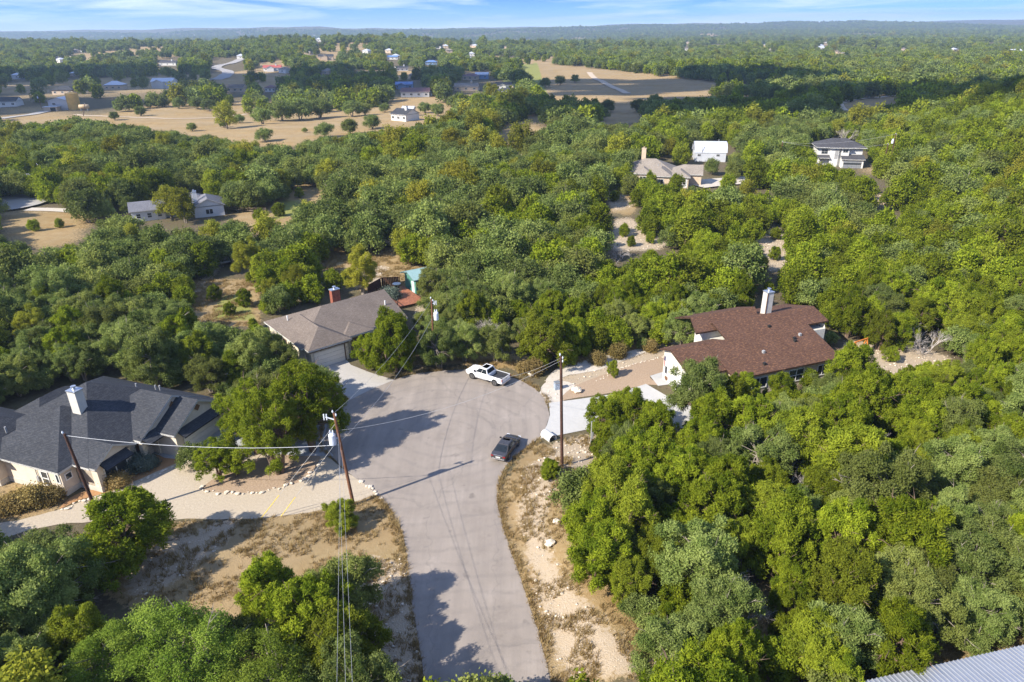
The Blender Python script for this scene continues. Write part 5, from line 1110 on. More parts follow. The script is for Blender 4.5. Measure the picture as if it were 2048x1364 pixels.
# ---- trees that stand out one by one
KEYS = []
def key(kn, bx, by, s, label, sz=1.0, group=None, var=None):
    o, p = tree_px(kn, bx, by, s, label, sz, group, var); KEYS.append((p[0], p[1], SPEC[KINDS[kn][0]]['R'] * s)); return o
key('tree_juniper', 560, 946, 1.12, 'tall juniper with twin trunks on the pebble island', .98, None, 0)
key('tree_juniper', 628, 902, 1.25, 'largest juniper, dark and dense, where the island meets the turning circle', 1.0, None, 1)
key('tree_juniper', 515, 905, 1.05, 'broad juniper rising behind the pebble island', .95, None, 2)
key('tree_juniper', 440, 957, .66, 'small leaning juniper at the pointed end of the pebble island', .78, None, 1)
key('tree_juniper', 474, 953, .44, 'slim young juniper between the island trees', .95, None, 2)
key('juniper', 272, 1128, 1.45, 'round bushy juniper alone below the gravel drive', .80, None, 0)
key('juniper', 686, 1052, .66, 'small round bright juniper at the foot of the transformer pole', .70, None, 3)
key('juniper', 1100, 955, .45, 'little juniper bush at the foot of the tall bank pole', .75, None, 4)
key('juniper', 790, 742, 1.35, 'dense juniper in front of the taupe-roofed house', 1.05, None, 2)
key('juniper', 742, 735, .8, 'smaller juniper beside the taupe house drive', 1.0, None, 1)
key('oak', 880, 735, .9, 'grey-green oak behind the kerb left of the pickup', 1.0, None, 1); key('oak', 930, 722, .85, 'rounded oak between the transformer pole and the pickup', 1.05, None, 2)
key('oak', 992, 722, .85, 'oak with bare trunk right behind the pickup', .95, None, 3); key('juniper', 1085, 730, 1.35, 'broad bright juniper at the start of the white track', .9, None, 5); key('juniper', 1140, 715, .95, 'juniper against the wood beside the white track', 1.0, None, 2)
key('oak', 866, 606, .95, 'oak half covering the teal shed', 1.0, None, 2); key('oak', 1362, 698, .8, 'slender oak beside the white wall of the brown-shingled house', 1.15, None, 0)
key('oak', 1395, 655, .8, 'oak behind the corner of the brown-shingled house', 1.1, None, 4)
for i, (bx, by, s, z) in enumerate(((1205, 872, .85, .95), (1262, 866, .95, .95), (1310, 900, 1.0, .95))):
    key('juniper', bx, by, s, ('juniper at the edge of the white drive behind the slim metal post', 'middle juniper of the row along the white drive', 'juniper at the end of the row along the white drive')[i], z)
key('juniper', 1450, 850, .95, 'juniper beside the airy oak before the brown-shingled house', 1.1); key('oak', 1392, 848, 1.0, 'airy oak before the front of the brown-shingled house', 1.25, None, 5); key('juniper', 1480, 820, .8, 'juniper under the brown roof left of the windows', 1.0); key('juniper', 1555, 812, .75, 'young juniper before the window of the brown-shingled house', .95); key('juniper', 1690, 790, 1.1, 'juniper hiding the end of the brown roof', 1.05)
key('juniper', 1225, 752, .32, 'thin sapling in the pebble yard', 1.2, None, 3)
for bx, by, s, lab in ((725, 590, 1.05, 'golden-yellow elm by the dry bank behind the taupe-roofed house'), (540, 505, .95, 'lime-yellow elm in the creek wood'), (500, 555, .9, 'olive-yellow elm leaning over the creek clearing'), (845, 445, 1.2, 'broad yellow-green elm in the valley wood'), (920, 390, 1.2, 'pale yellow elm below the taller one with a flat top'),
                       (1042, 318, 1.5, 'bright yellow flat-topped elm at the valley edge'), (345, 440, 1.0, 'orange-tinged elm in front of the white house'), (372, 446, 1.0, 'yellowing elm covering the roof of the white house'), (78, 700, .8, 'orange-brown elm behind the grey-roofed house'), (455, 258, 1.5, 'lime-yellow elm at the near edge of the dry field'),
                       (985, 213, 1.6, 'amber tree before the farmhouse with a front gable porch'), (1045, 216, 1.4, 'second amber tree on the dry slope past the farmhouse'), (810, 520, .8, 'pale elm beside the teal shed'), (600, 600, .75, 'lime-green elm behind the brick chimney'), (790, 352, 1.2, 'olive elm standing in the middle of the valley wood'), (150, 295, 1.1, 'greenish-yellow elm in the wood below the warehouse')):
    key('elm', bx, by, s, lab)
key('lush', 410, 1400, 1.3, 'big lush green tree filling the bottom of the clearing', .85, None, 0); key('lush', 560, 1440, 1.1, 'lush yellow-green tree beside the big one under the wires', .9, None, 1); key('lush', 230, 1390, .95, 'lush green tree at the near end of the clearing', .85, None, 1)
key('oak', 688, 1250, 1.0, 'dark oak at the road edge under the three wires', .9, None, 2); key('juniper', 545, 1240, 1.0, 'juniper pointing up into the dry clearing', .95, None, 1); key('juniper', 632, 1310, 1.15, 'yellow-green juniper under the three wires', 1.0, None, 0); key('oak', 712, 1455, .9, 'oak whose shadow crosses the near end of the road', 1.15, None, 4); key('juniper', 690, 1368, 1.12, 'juniper with bare twigs beside the cut logs', .95, None, 4); key('oak', 95, 1165, .95, 'grey-green oak left of the round bushy juniper', .75, None, 0)
for bx, by, s, lab in ((1422, 349, .75, 'oak before the near wall of the white barn'), (1468, 350, .8, 'oak at the barn corner above the pale drive'), (1512, 349, .85, 'oak at the far end of the pale drive')): key('oak', bx, by, s, lab)
for bx, by, lab in ((1300, 380, 'juniper below the stone-chimney end of the tan hip-roofed house'), (1352, 384, 'juniper before the garage of the tan hip-roofed house'), (1455, 384, 'juniper in front of the pale drive')): key('juniper', bx, by, .8, lab)
# oaks in the dry field
for i, (bx, by, s) in enumerate(((565, 242, 1.9), (600, 240, 2.2), (640, 236, 1.9), (525, 248, 1.5), (705, 233, 1.6), (730, 230, 1.2), (850, 226, 1.1), (875, 232, 1.2), (530, 283, 1.0), (282, 232, 1.0), (275, 218, .8), (300, 216, .9), (330, 214, .9), (358, 217, 1.2), (395, 218, 1.4), (420, 222, 1.3), (448, 255, .6), (1140, 232, 1.3), (1180, 228, 1.2), (1215, 225, 1.3), (1090, 175, 1.4), (1120, 170, 1.4), (1150, 165, 1.2), (1200, 240, 1.2), (1275, 225, 1.3), (1310, 215, 1.3), (650, 274, 1.1), (700, 268, 1.2), (745, 258, 1.2), (480, 246, .8), (230, 240, .8), (385, 262, .7), (610, 265, .4), (770, 225, 1.0))):
    k_ = ('live oak in the large clump amid the dry field' if i < 4 else 'live oak of the pair right of the large field clump' if i < 6 else 'live oak behind the grey-roofed house at the field edge' if i < 8 else 'lone spreading oak at the near edge of the dry field' if i == 8 else 'small dark oak beside the field track' if i < 13
          else 'dark oak in the row along the far field edge' if i < 16 else 'tiny round oak alone in mid-field' if i == 16 else 'oak scattered along the near side of the dry field' if i > 25 else 'oak scattered on the dry flat below the brown hillside' if i < 20 or i > 22 else 'dark oak on the bare brown hillside'); key('oak', bx, by, s, k_, .8, k_.replace('oak', 'oaks', 1) if i not in (8, 16) else None)
for bx, by, s in ((1248, 472, .5), (1300, 486, .45), (1345, 490, .5), (1262, 492, .4), (1550, 478, .45), (1548, 520, .5), (1228, 402, .5), (1770, 405, .45), (1800, 402, .4), (560, 432, .6), (600, 395, .5), (520, 440, .5), (70, 462, .5), (120, 455, .4), (430, 600, .5), (490, 612, .55), (460, 630, .4), (1780, 722, .4)):
    key('juniper', bx, by, s, 'little juniper bush out in %s' % ('the wide limestone clearing' if 1220 < bx < 1360 and by > 440 else 'the narrow limestone gap' if 1500 < bx < 1600 else 'the small tan clearing below the two-storey house' if bx > 1700 and by < 500 else 'the yard behind the brown-shingled house' if bx > 1700 else 'the stony strip by the tan hip-roofed house' if bx > 1200 else 'the grassy creek clearing' if by > 580 else 'the tan lot by the pale turning circle' if bx < 200 else 'the clearing beside the split rail fence'), .9, 'little junipers in the clearings')
# shrubs by the grey-roofed house
for bx, by, s, kn, lab in ((225, 970, .8, 'dry_shrub', 'olive shrub under the double window of the grey-roofed house'), (243, 972, .75, 'dry_shrub', 'second olive shrub beside the double window'), (278, 940, .9, 'sage', 'blue-grey sage shrub by the porch'), (300, 936, .7, 'sage', 'small sage shrub at the drive corner'),
                           (105, 1003, .8, 'dry_shrub', 'rusty dry shrub below the meter wall, beside the stones'), (70, 1010, 1.05, 'dry_shrub', 'biggest rusty dry shrub below the meter wall'), (35, 1018, .9, 'dry_shrub', 'rusty dry shrub left of the biggest one'), (10, 1025, .8, 'dry_shrub', 'olive dry shrub at the end of the rusty row'),
                           (1195, 727, .85, 'dry_shrub', 'tall dry grass clump beside the white track'), (1235, 714, 1.0, 'dry_shrub', 'broad tawny grass clump beside the white track'), (1050, 744, .8, 'dry_shrub', 'tawny brush right of the pickup'), (1070, 748, 1.0, 'dry_shrub', 'small tawny brush by the boulder'), (1300, 700, .8, 'dry_shrub', 'low tawny clump near the house end of the white track'), (785, 600, 1.1, 'sage', 'lime shrub by the red deck')):
    key(kn, bx, by, s, lab)
# dead, bare trees
DM = [dead_mesh(s, 5.0, 2.0) for s in (3, 8, 15)]
def dead(bx, by, s, lab, grp=None):
    p = px(bx, by); o = empty('dead_tree', (p[0], p[1], p[2] - .05), random.uniform(0, 6), lab, 'dead tree', grp); o.scale = (s, s, s * .85); c = bpy.data.objects.new('branches', random.choice(DM)); link(c, o)
    m = MB().tube([(0, 0, -.3), (.05, .02, .5), (0, .05, 1.0)], [.2, .16, .08], 8).build('trunk', M['dead_wood'], o); KEYS.append((p[0], p[1], 1.2 * s))
dead(1845, 705, 1.1, 'silvery bare tree in the yard behind the brown-shingled house'); dead(985, 690, 1.15, 'bare grey tree standing behind the oak by the pickup')
dead(800, 500, 1.0, 'grey bare tree in the dark gap near the golden elm'); dead(1560, 305, 1.0, 'bare tree between the white barn and the dark-roofed house'); dead(1690, 285, 1.6, 'tall bare tree behind the two-storey house')
for bx, by in ((1710, 900), (1760, 940), (1900, 880), (1820, 590), (1960, 600), (1960, 990), (1580, 990), (1480, 1240), (1360, 560), (1450, 545), (1180, 545), (1240, 520)): dead(bx, by, random.uniform(.75, 1.05), 'grey bare dead tree among the junipers of the right-hand wood', 'dead trees among the junipers')

# ---- the woods
VIS = [[(0, 838), (20, 820), (45, 820), (110, 786), (150, 768), (228, 746), (455, 798), (440, 830), (345, 862), (330, 905), (365, 940), (470, 965), (560, 950), (620, 900), (640, 870), (655, 800), (690, 770), (680, 722), (700, 705), (740, 720), (860, 738), (900, 735), (940, 726), (960, 720), (1010, 735), (1060, 746), (1090, 745), (1180, 730),
        (1260, 705), (1370, 678), (1385, 658), (1420, 640), (1520, 625), (1527, 588), (1550, 588), (1555, 622), (1615, 610), (1657, 660), (1640, 690), (1630, 725), (1510, 760), (1430, 742), (1345, 765), (1330, 795), (1250, 775), (1165, 785), (1165, 830), (1185, 890), (1140, 935), (1085, 960), (1075, 1000), (1085, 1050), (1125, 1150), (1190, 1210), (1250, 1280), (1300, 1364),
        (735, 1364), (725, 1250), (735, 1150), (650, 1120), (640, 1090), (560, 1120), (520, 1110), (470, 1130), (420, 1150), (350, 1170), (300, 1190), (250, 1200), (190, 1130), (200, 1060), (110, 1055), (0, 1080)],
       [(520, 640), (640, 601), (663, 583), (687, 583), (692, 598), (745, 581), (800, 543), (838, 540), (840, 592), (800, 612), (826, 634), (790, 655), (740, 668), (712, 690), (700, 715), (650, 720), (630, 702), (600, 684)],
       [(385, 600), (440, 510), (470, 515), (450, 560), (520, 570), (520, 600), (450, 640), (400, 640)], [(620, 500), (690, 512), (820, 505), (830, 540), (760, 570), (680, 535)], [(455, 415), (535, 420), (560, 410), (600, 370), (660, 376), (610, 400), (545, 440), (500, 448)],
       [(0, 392), (60, 400), (170, 420), (170, 432), (160, 470), (110, 488), (40, 478), (0, 460)], [(250, 448), (290, 411), (355, 384), (425, 390), (430, 428), (400, 436), (340, 440), (290, 450)],
       [(1272, 345), (1310, 325), (1320, 313), (1397, 345), (1402, 358), (1552, 353), (1553, 362), (1450, 369), (1380, 368), (1340, 362), (1300, 355)], [(1383, 285), (1450, 283), (1463, 300), (1456, 322), (1425, 318), (1385, 310)], [(1630, 290), (1660, 274), (1732, 288), (1730, 334), (1690, 332), (1650, 318), (1630, 314)], [(1728, 336), (1790, 334), (1785, 345), (1730, 348)],
       [(1210, 385), (1235, 380), (1270, 410), (1260, 425), (1225, 420)], [(1235, 440), (1260, 440), (1290, 470), (1370, 480), (1320, 495), (1225, 498)], [(1500, 470), (1560, 455), (1575, 500), (1575, 535), (1545, 540), (1530, 490)], [(1740, 392), (1825, 395), (1820, 408), (1760, 416)], [(1880, 432), (1930, 435), (1920, 452), (1895, 452)],
       [(1700, 678), (1730, 690), (1800, 712), (1812, 732), (1760, 728), (1715, 706)], [(1800, 665), (1885, 665), (1890, 710), (1800, 705)],
       [(150, 232), (330, 212), (490, 212), (500, 226), (680, 222), (760, 210), (890, 205), (900, 232), (780, 252), (690, 262), (560, 286), (430, 268), (300, 250)], [(990, 258), (1075, 230), (1095, 245), (1010, 292)], [(1040, 128), (1100, 128), (1250, 142), (1430, 165), (1410, 188), (1250, 198), (1095, 185)], [(1190, 228), (1290, 222), (1280, 240), (1200, 246)], [(1660, 208), (1800, 186), (1800, 202), (1700, 226)], [(0, 222), (120, 216), (135, 238), (0, 245)],
       [(1720, 1364), (2048, 1288), (2048, 1364)], [(95, 195), (150, 188), (190, 210), (185, 224), (95, 224)]]
for x0, y0, x1, y1 in ((796, 176, 866, 196), (790, 160, 828, 180), (905, 164, 960, 184), (925, 142, 980, 162), (990, 160, 1030, 182), (770, 218, 835, 245), (300, 156, 350, 178), (206, 164, 248, 182), (100, 178, 150, 190), (0, 196, 36, 218), (452, 170, 490, 186), (526, 166, 554, 186), (528, 126, 572, 144), (636, 104, 672, 120), (314, 116, 354, 132), (424, 115, 486, 162), (788, 132, 820, 142), (850, 120, 876, 131), (772, 111, 798, 120)):
    VIS.append([(x0, y0), (x1, y0), (x1, y1), (x0, y1)])
for sx, sy, hw, hh_ in SPECK: VIS.append([(sx - hw, sy - hh_), (sx + hw, sy - hh_), (sx + hw, sy - hh_ * .25), (sx - hw, sy - hh_ * .25)])
FOOT = []   # houses and sheets: nothing grows inside
for ob in (A_, B_, C_H, D_, F_, G_, H_, I_, J_, E_): 
    bb = []
    for ch in ob.children: 
        if ch.type == 'MESH': bb += [Vector(c_) for c_ in ch.bound_box]
    mn = Vector((min(v.x for v in bb), min(v.y for v in bb), 0)); mx = Vector((max(v.x for v in bb), max(v.y for v in bb), 0)); mw = Matrix.LocRotScale(ob.location, ob.rotation_euler, ob.scale)
    FOOT.append([tuple((mw @ Vector(c_))[:2]) for c_ in ((mn.x, mn.y, 0), (mx.x, mn.y, 0), (mx.x, mx.y, 0), (mn.x, mx.y, 0))])
FOOT.append(pp([(-420, 890), (-150, 880), (120, 1000), (205, 1050), (-100, 1085), (-420, 1090)])); _o = np.array([F_.location.x - 2, F_.location.y - 5]); FOOT.append([tuple(_o + np.array([8 * math.cos(a), 6 * math.sin(a)])) for a in np.linspace(0, 6.28, 12)])
def scatter(y0, y1, sp, margin=26, tan=.98):
    out = []; rows = np.arange(y0, y1, sp * .87)
    for i, y in enumerate(rows):
        hw = y * tan + margin; xs = np.arange(-hw, hw, sp) + (i % 2) * sp / 2; out.append(np.stack([xs, np.full(len(xs), y)], 1))
    P = np.concatenate(out); return P + rng.uniform(-.36, .36, P.shape) * sp
def classify(P, smin, smax, keytest=True):
    """keep the trees that leave open what the photo shows open"""
    n = len(P); x, y = P[:, 0], P[:, 1]; z = H(x, y)
    # species: oak patches among junipers; more oak and elm in the left valley
    om = fbm(x / 38 + 11, y / 38 + 4, 3); lim = np.where(x < -8, .47, .56); lim = np.where((y > 130) & (x < y * .18), .40, lim); lim = np.where(y > 420, .50, lim)
    kind = np.where(om > lim, 1, 0); kind = np.where(rng.random(n) < .16, 1 - kind, kind)
    s = rng.uniform(smin, smax, n) * np.where(kind == 1, 1.0, 1.05) * (1 + .3 * (fbm(x / 16, y / 16, 2) - .5))
    s = np.where(rng.random(n) < .12, s * 1.25, s)
    R = np.where(kind == 1, 3.1, 2.45) * s * 1.12; Hh = np.where(kind == 1, 6.4, 6.0) * s * 1.12
    ok = np.ones(n, bool)
    samples = [(0, 1.04, 0), (.95, .5, 0), (-.95, .5, 0), (.7, .9, 0), (-.7, .9, 0), (0, .95, 0), (0, .5, 0), (.75, .5, 0), (-.75, .5, 0), (0, .08, 0), (.5, .8, 0), (-.5, .8, 0)]
    for dx, dz, _ in samples:
        q = proj(np.stack([x + dx * R, y, z + dz * Hh], 1))
        for V_ in VIS: ok &= ~((q[:, 2] > 1) & inpoly(V_, q[:, 0], q[:, 1]))
    for fi, F_p in enumerate(FOOT):
        for dx, dy in ((0, 0),) if 4 <= fi <= 8 else ((0, 0), (.6, 0), (-.6, 0), (0, .6), (0, -.6)): ok &= ~inpoly(F_p, x + dx * R, y + dy * R)
    if keytest:
        for kx, ky, kr in KEYS: ok &= np.hypot(x - kx, y - ky) > .62 * (R + kr)
    return kind, s, z, ok
PA = scatter(14, 135, 3.7); PB_ = scatter(135, 380, 4.7); PC = scatter(380, 1500, 9.0, 40); PD = scatter(1500, 6200, 25.0, 80)
LISTS = []
for P, a, b, dens in ((PA, .55, 1.06, 1.0), (PB_, .6, 1.3, .95), (PC, .9, 1.5, .8), (PD, 1.3, 2.3, .8)):
    kind, s, z, ok = classify(P, a, b, P is not PD)
    if dens > .9: ok &= rng.random(len(P)) < dens
    elif dens < 1:
        d_ = fbm(P[:, 0] / 130 + 40, P[:, 1] / 260 + 9, 3); ok &= rng.random(len(P)) < dens * (1 - .9 * smooth(.54, .62, d_)) * (1.25 - .5 * fbm(P[:, 0] / 45, P[:, 1] / 45, 2)) * 1.15
    LISTS.append(np.concatenate([P, z[:, None], kind[:, None], s[:, None]], 1)[ok])
ALL = np.concatenate(LISTS)
q = proj(ALL[:, :3] + np.array([0, 0, 3.0]) * ALL[:, 4:5]); Rp = ALL[:, 4] * 2.8 / q[:, 2] * FPX
inframe = (q[:, 2] > 1) & (q[:, 0] > -Rp * .6) & (q[:, 0] < 2048 + Rp * .6) & (q[:, 1] < 1364 + Rp * .6) & (q[:, 1] > -50)
size = np.where(inframe, Rp, 0)
single = np.zeros(len(ALL), bool)
for kk in (0, 1):
    idx = np.where((ALL[:, 3] == kk) & inframe)[0]; idx = idx[np.argsort(-size[idx])][:(238 if kk == 0 else 240)]; single[idx] = True
LM = [(px(a, b)[:2], t) for a, b, t in (
    (1845, 705, 'the silvery bare tree'), (1530, 690, 'the brown-shingled house'), (1900, 1330, 'the corrugated metal roof'), (1124, 932, 'the tall bank pole'), (1182, 884, 'the slim metal post'), (815, 580, 'the teal shed'), (660, 680, 'the taupe-roofed house'),
    (725, 590, 'the golden-yellow elm'), (540, 505, 'the lime-yellow elm'), (500, 555, 'the olive-yellow leaning elm'), (845, 445, 'the broad yellow-green elm'), (920, 390, 'the pale yellow elm'), (1042, 318, 'the flat-topped yellow elm'), (345, 440, 'the white house with slate roof'), (1330, 365, 'the tan hip-roofed house'),
    (1420, 325, 'the white gambrel barn'), (1680, 330, 'the two-storey white house'), (1290, 480, 'the wide limestone clearing'), (1545, 505, 'the narrow limestone gap'), (1780, 402, 'the small tan clearing'), (500, 428, 'the split rail fence'), (78, 700, 'the orange-brown elm'), (160, 880, 'the grey-roofed house'),
    (868, 722, 'the pole with white transformer'), (985, 755, 'the white pickup'), (430, 1360, 'the big lush tree'), (722, 1318, 'the cut logs'), (272, 1128, 'the round bushy juniper'), (1150, 740, 'the white track'), (440, 530, 'the flatbed trailer'), (800, 500, 'the bare tree in the dark gap'), (1716, 700, 'the orange swing frame'),
    (1480, 1230, 'the dead tree in the lower wood'), (1580, 985, 'the dead tree amid the wood'), (1760, 935, 'the dead trees beyond the brown roof'), (1960, 985, 'the dead tree on the wooded rise'), (1360, 555, 'the dead trees behind the chimney'), (1905, 442, 'the pale rocky patch'), (60, 450, 'the tan lot with turning circle'), (620, 470, 'the dry bank in the creek wood'))]
def zone_label(kn, x, y, s, sz):
    d_ = [math.hypot(x - p_[0], y - p_[1]) for p_, _ in LM]; k = int(np.argmin(d_)); nm = LM[k][1]
    big = s * sz; look = ('small', 'middling', 'large')[0 if big < .78 else 1 if big < .98 else 2]; form = 'upright' if sz > 1.05 else 'spreading' if sz < .94 else 'round'
    t = '%s %s %s' % (look, form, 'bright green juniper' if kn == 'juniper' else 'grey-green oak')
    rel = 'right beside' if d_[k] < 8 else 'close to' if d_[k] < 16 else 'in the wood round'
    return '%s %s %s' % (t, rel, nm), '%ss %s %s' % (kn, 'near', nm)
for i in np.where(single)[0]:
    x, y, z, kk, s = ALL[i]; kn = 'oak' if kk else 'juniper'; sz_ = random.uniform(.85, 1.15); lab, grp = zone_label(kn, x, y, s, sz_)
    tree(kn, (x, y, z - .05), s, lab, grp, None, 0 if y < 105 else 1, sz_)
# ---- the rest of the woods: one mass per kind
def protos(name, meshes):
    c = bpy.data.collections.new(name)
    for k, lst in enumerate(meshes):
        o = bpy.data.objects.new('%s_%02d' % (name, k), lst); c.objects.link(o)
    return c
def mass(name, rows, coll, nv, label, warp=1.0):
    n = len(rows); me = bpy.data.meshes.new(name); me.vertices.add(n); me.vertices.foreach_set('co', rows[:, :3].astype(np.float32).ravel())
    a = me.attributes.new('rz', 'FLOAT', 'POINT'); a.data.foreach_set('value', rng.uniform(0, 6.28, n).astype(np.float32))
    a = me.attributes.new('sc', 'FLOAT', 'POINT'); a.data.foreach_set('value', rows[:, 4].astype(np.float32))
    a = me.attributes.new('ix', 'INT', 'POINT'); a.data.foreach_set('value', rng.integers(0, nv, n).astype(np.int32))
    o = link(bpy.data.objects.new(name, me)); tag(o, label, 'trees', None, 'stuff')
    ng = bpy.data.node_groups.new(name, 'GeometryNodeTree'); ng.interface.new_socket('Geometry', in_out='INPUT', socket_type='NodeSocketGeometry'); ng.interface.new_socket('Geometry', in_out='OUTPUT', socket_type='NodeSocketGeometry')
    gi, go = ng.nodes.new('NodeGroupInput'), ng.nodes.new('NodeGroupOutput'); ip = ng.nodes.new('GeometryNodeInstanceOnPoints'); ci = ng.nodes.new('GeometryNodeCollectionInfo')
    ci.inputs['Collection'].default_value = coll; ci.inputs['Separate Children'].default_value = True; ci.inputs['Reset Children'].default_value = True
    def attr(nm, t): x_ = ng.nodes.new('GeometryNodeInputNamedAttribute'); x_.data_type = t; x_.inputs['Name'].default_value = nm; return x_.outputs['Attribute']
    cx = ng.nodes.new('ShaderNodeCombineXYZ'); ng.links.new(attr('rz', 'FLOAT'), cx.inputs['Z']); e2 = ng.nodes.new('FunctionNodeEulerToRotation'); ng.links.new(cx.outputs[0], e2.inputs[0])
    ip.inputs['Pick Instance'].default_value = True; ng.links.new(gi.outputs[0], ip.inputs['Points']); ng.links.new(ci.outputs[0], ip.inputs['Instance']); ng.links.new(attr('ix', 'INT'), ip.inputs['Instance Index']); ng.links.new(e2.outputs[0], ip.inputs['Rotation']); ng.links.new(attr('sc', 'FLOAT'), ip.inputs['Scale']); ng.links.new(ip.outputs[0], go.inputs[0])
    md = o.modifiers.new('scatter', 'NODES'); md.node_group = ng; return o
brush = scatter(20, 125, 3.1); bk_, bs_, bz_, bo_ = classify(brush, .26, .5); brush = np.concatenate([brush, bz_[:, None], bk_[:, None], bs_[:, None]], 1)[bo_ & (rng.random(len(brush)) < .6)]
rest = np.concatenate([ALL[~single], brush]); mid = rest[:, 1] < 300
lum = rng.random(len(rest)) < np.where((rest[:, 0] < rest[:, 1] * .1) & (rest[:, 1] > 110) & (rest[:, 1] < 420), .06, .025)
for kn, kk in (('juniper', 0), ('oak', 1)):
    cm = protos(kn + '_wood', [PROTO[kn, v, 1] for v in range(6)]); cf = protos(kn + '_far', [PROTO[kn, v, 2] for v in range(4)])
    sel = rest[mid & (rest[:, 3] == kk) & ~lum]; mass(kn + '_wood', sel, cm, 6, 'wooded slopes of smaller %ss past the single trees' % kn)
    sel = rest[~mid & (rest[:, 3] == kk) & ~lum]; mass('far_%s_wood' % kn, sel, cf, 4, 'far %s scrub spreading to the hills' % kn)
mass('elm_wood', rest[mid & lum], protos('elm_wood', [PROTO['elm', v, 1] for v in range(3)]), 3, 'scattered yellowing elms through the woods')
mass('far_elm_wood', rest[~mid & lum], protos('elm_far', [PROTO['elm', 0, 2]]), 1, 'scattered yellowing trees in the far scrub')
print('TREES', len(ALL), single.sum(), len(KEYS))

# ------------------------------------------------------------------ dry grass, rubble
def in_any(polys, X, Y):
    m = np.zeros(len(X), bool)
    for P in polys: m |= inpoly(P, X, Y)
    return m
road_poly = np.array(road_w); GDP = np.array(spline(gd, True, 5))
sheets = [road_poly, GDP, np.array(ISL)] + [np.array(pp(P)) for P in ([(640, 716), (690, 716), (788, 760), (700, 800), (655, 745)], [(1098, 806), (1160, 798), (1230, 788), (1292, 768), (1330, 790), (1420, 830), (1440, 870), (1240, 850), (1180, 858), (1080, 878), (1100, 830)])] + [np.array(PB)]
def pts_in(polys, n, lim=118):
    out = []
    for P in polys:
        P = np.array(P); mn, mx = P.min(0), P.max(0)
        if mn[1] > lim: continue
        A = (mx - mn).prod(); k = int(A * n); q = rng.uniform(mn, mx, (k, 2)); q = q[inpoly(P, q[:, 0], q[:, 1])]; out.append(q)
    q = np.concatenate(out); bad = in_any(sheets, q[:, 0], q[:, 1]) | in_any(FOOT, q[:, 0], q[:, 1]); return q[~bad]
q = np.concatenate([pts_in(Z_DRY, 10.0), pts_in(Z_LIME[:2], 9.0)]); dn = fbm(q[:, 0] / 1.7, q[:, 1] / 1.7, 3); q = q[(dn > .43)]
edge = rng.choice(len(road_poly), 2600); ev = road_poly[edge] + rng.normal(0, .32, (2600, 2)); ev = ev[~in_any([road_poly, GDP], ev[:, 0], ev[:, 1])]; ev = ev[~in_any(sheets, ev[:, 0], ev[:, 1])]
q = np.concatenate([q, ev]); n = len(q); m = 9
hh = rng.uniform(.12, .42, n) * (1 + (dn.mean())); base = np.repeat(np.stack([q[:, 0], q[:, 1], H(q[:, 0], q[:, 1]) - .03], 1), m, 0) + np.concatenate([rng.normal(0, .10, (n * m, 2)), np.zeros((n * m, 1))], 1)
dr = np.concatenate([rng.normal(0, .55, (n * m, 2)), np.ones((n * m, 1))], 1); hh = np.repeat(hh, m)[:, None] * rng.uniform(.6, 1.2, (n * m, 1)); tip = base + unit(dr) * hh; sd = unit(np.concatenate([rng.normal(size=(n * m, 2)), np.zeros((n * m, 1))], 1)) * .028
V = np.stack([base - sd, base + sd, tip], 1).reshape(-1, 3); tint = np.repeat(rng.random(n), m)
M['leaf_straw'] = leafmat('leaf_straw', (.32, .20, .07), (.44, .31, .13), (.62, .49, .25), .3, (.33, .25, .11), .0)
gr = link(bpy.data.objects.new('dry_grass', npmesh('dry_grass', V, np.arange(len(V)).reshape(-1, 3), M['leaf_straw'], {'tint': ('FACE', tint)}))); tag(gr, 'tawny dry grass along the road verges and in the clearing', 'grass', None, 'stuff'); print('GRASS', len(V) // 3)
q = pts_in(Z_LIME, 2.2, 230); n = len(q); V = []; Fq = []
ico = bmesh.new(); bmesh.ops.create_icosphere(ico, subdivisions=1, radius=.5); iv = np.array([v.co[:] for v in ico.verts]); ifc = np.array([[v.index for v in f.verts] for f in ico.faces]); ico.free()
sz = .06 + .26 * rng.random(n) ** 3; jit = rng.uniform(.7, 1.25, (n, len(iv), 1)); V = (iv[None] * jit * np.array([1.2, 1, .6])) * sz[:, None, None]; V = V + np.stack([q[:, 0], q[:, 1], H(q[:, 0], q[:, 1]) + sz * .12], 1)[:, None, :]
Fq = (ifc[None] + (np.arange(n) * len(iv))[:, None, None]).reshape(-1, 3)
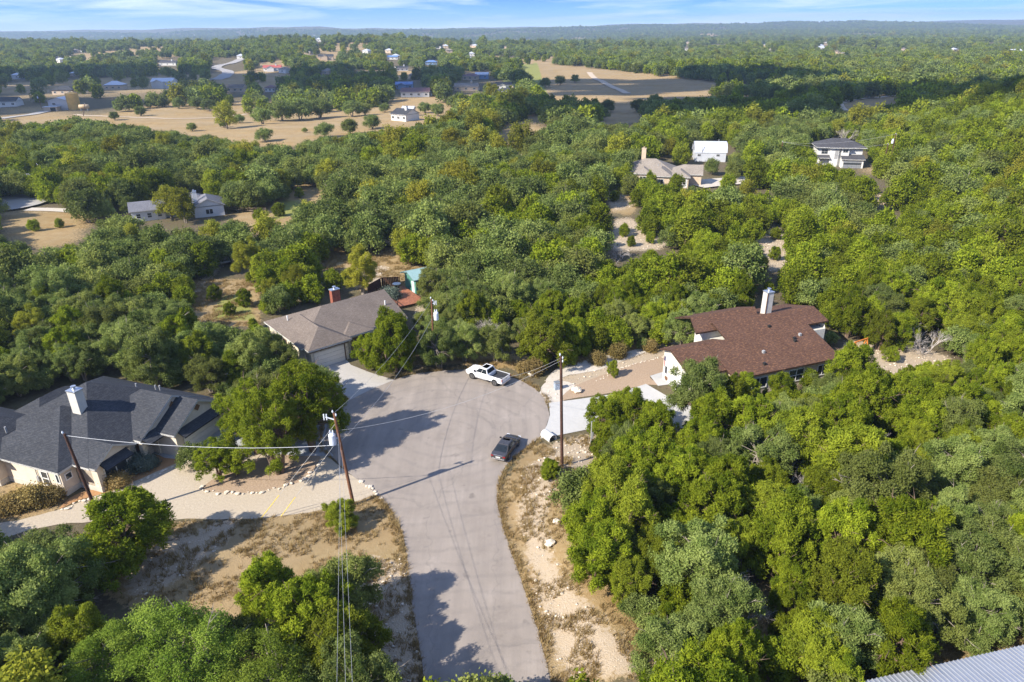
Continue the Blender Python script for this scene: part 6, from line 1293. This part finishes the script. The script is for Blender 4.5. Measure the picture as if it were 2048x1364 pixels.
rb = link(bpy.data.objects.new('limestone_rubble', npmesh('limestone_rubble', V.reshape(-1, 3), Fq, M['rock']))); tag(rb, 'loose pale limestone rubble on the road bank and clearings', 'stones', None, 'stuff')

# ------------------------------------------------------------------ clouds that throw the drifting shade, and the haze
def cloud(tx, ty, rx, ry, alt, seed):
    """fair-weather cloud whose shade falls round (tx, ty)"""
    r_ = np.random.default_rng(seed); off = alt / math.tan(SUN_EL); cx, cy = tx - SHD[0] * off, ty - SHD[1] * off
    bm = bmesh.new(); bmesh.ops.create_icosphere(bm, subdivisions=3, radius=1); iv = np.array([v.co[:] for v in bm.verts]); fc = np.array([[v.index for v in f.verts] for f in bm.faces]); bm.free(); V = []; Fq = []
    for k in range(26):
        a = r_.random() * 6.28; d = math.sqrt(r_.random()); c = np.array([rx * d * math.cos(a), ry * d * math.sin(a), r_.uniform(-8, 30)]); s_ = np.array([rx, ry, 55]) * r_.uniform(.18, .42)
        Fq.append(fc + len(V) * len(iv)); V.append(iv * s_ * (1 + .15 * r_.normal(size=(len(iv), 1))) + c)
    o = link(bpy.data.objects.new('cloud', npmesh('cloud', np.concatenate(V), np.concatenate(Fq), M['cloud'], None, True))); o.location = (cx, cy, alt); tag(o, kind='structure'); return o
M['cloud'] = simple('cloud', (.85, .85, .85), 1.0, var=.03)
cloud(-330, 640, 300, 170, 700, 4); cloud(170, 400, 150, 75, 700, 9); cloud(330, 330, 120, 60, 700, 12); _b = px(1240, 168); cloud(_b[0], _b[1] - 20, 130, 75, 700, 21)
hz = MB().box((-9400, -850, -22), (9400, 9600, 190)).build('haze', M['cloud']); tag(hz, 'thin pale air over the whole valley', 'haze', None, 'stuff')
m = bpy.data.materials.new('air'); m.use_nodes = True; n = m.node_tree; n.nodes.clear(); out = N(n, 'ShaderNodeOutputMaterial'); pv = N(n, 'ShaderNodeVolumePrincipled', inp={'Color': (.58, .78, 1.0, 1), 'Density': 1.5e-4, 'Anisotropy': .2}); n.links.new(pv.outputs[0], out.inputs['Volume'])
hz.data.materials.clear(); hz.data.materials.append(m); hz.display_type = 'WIRE'
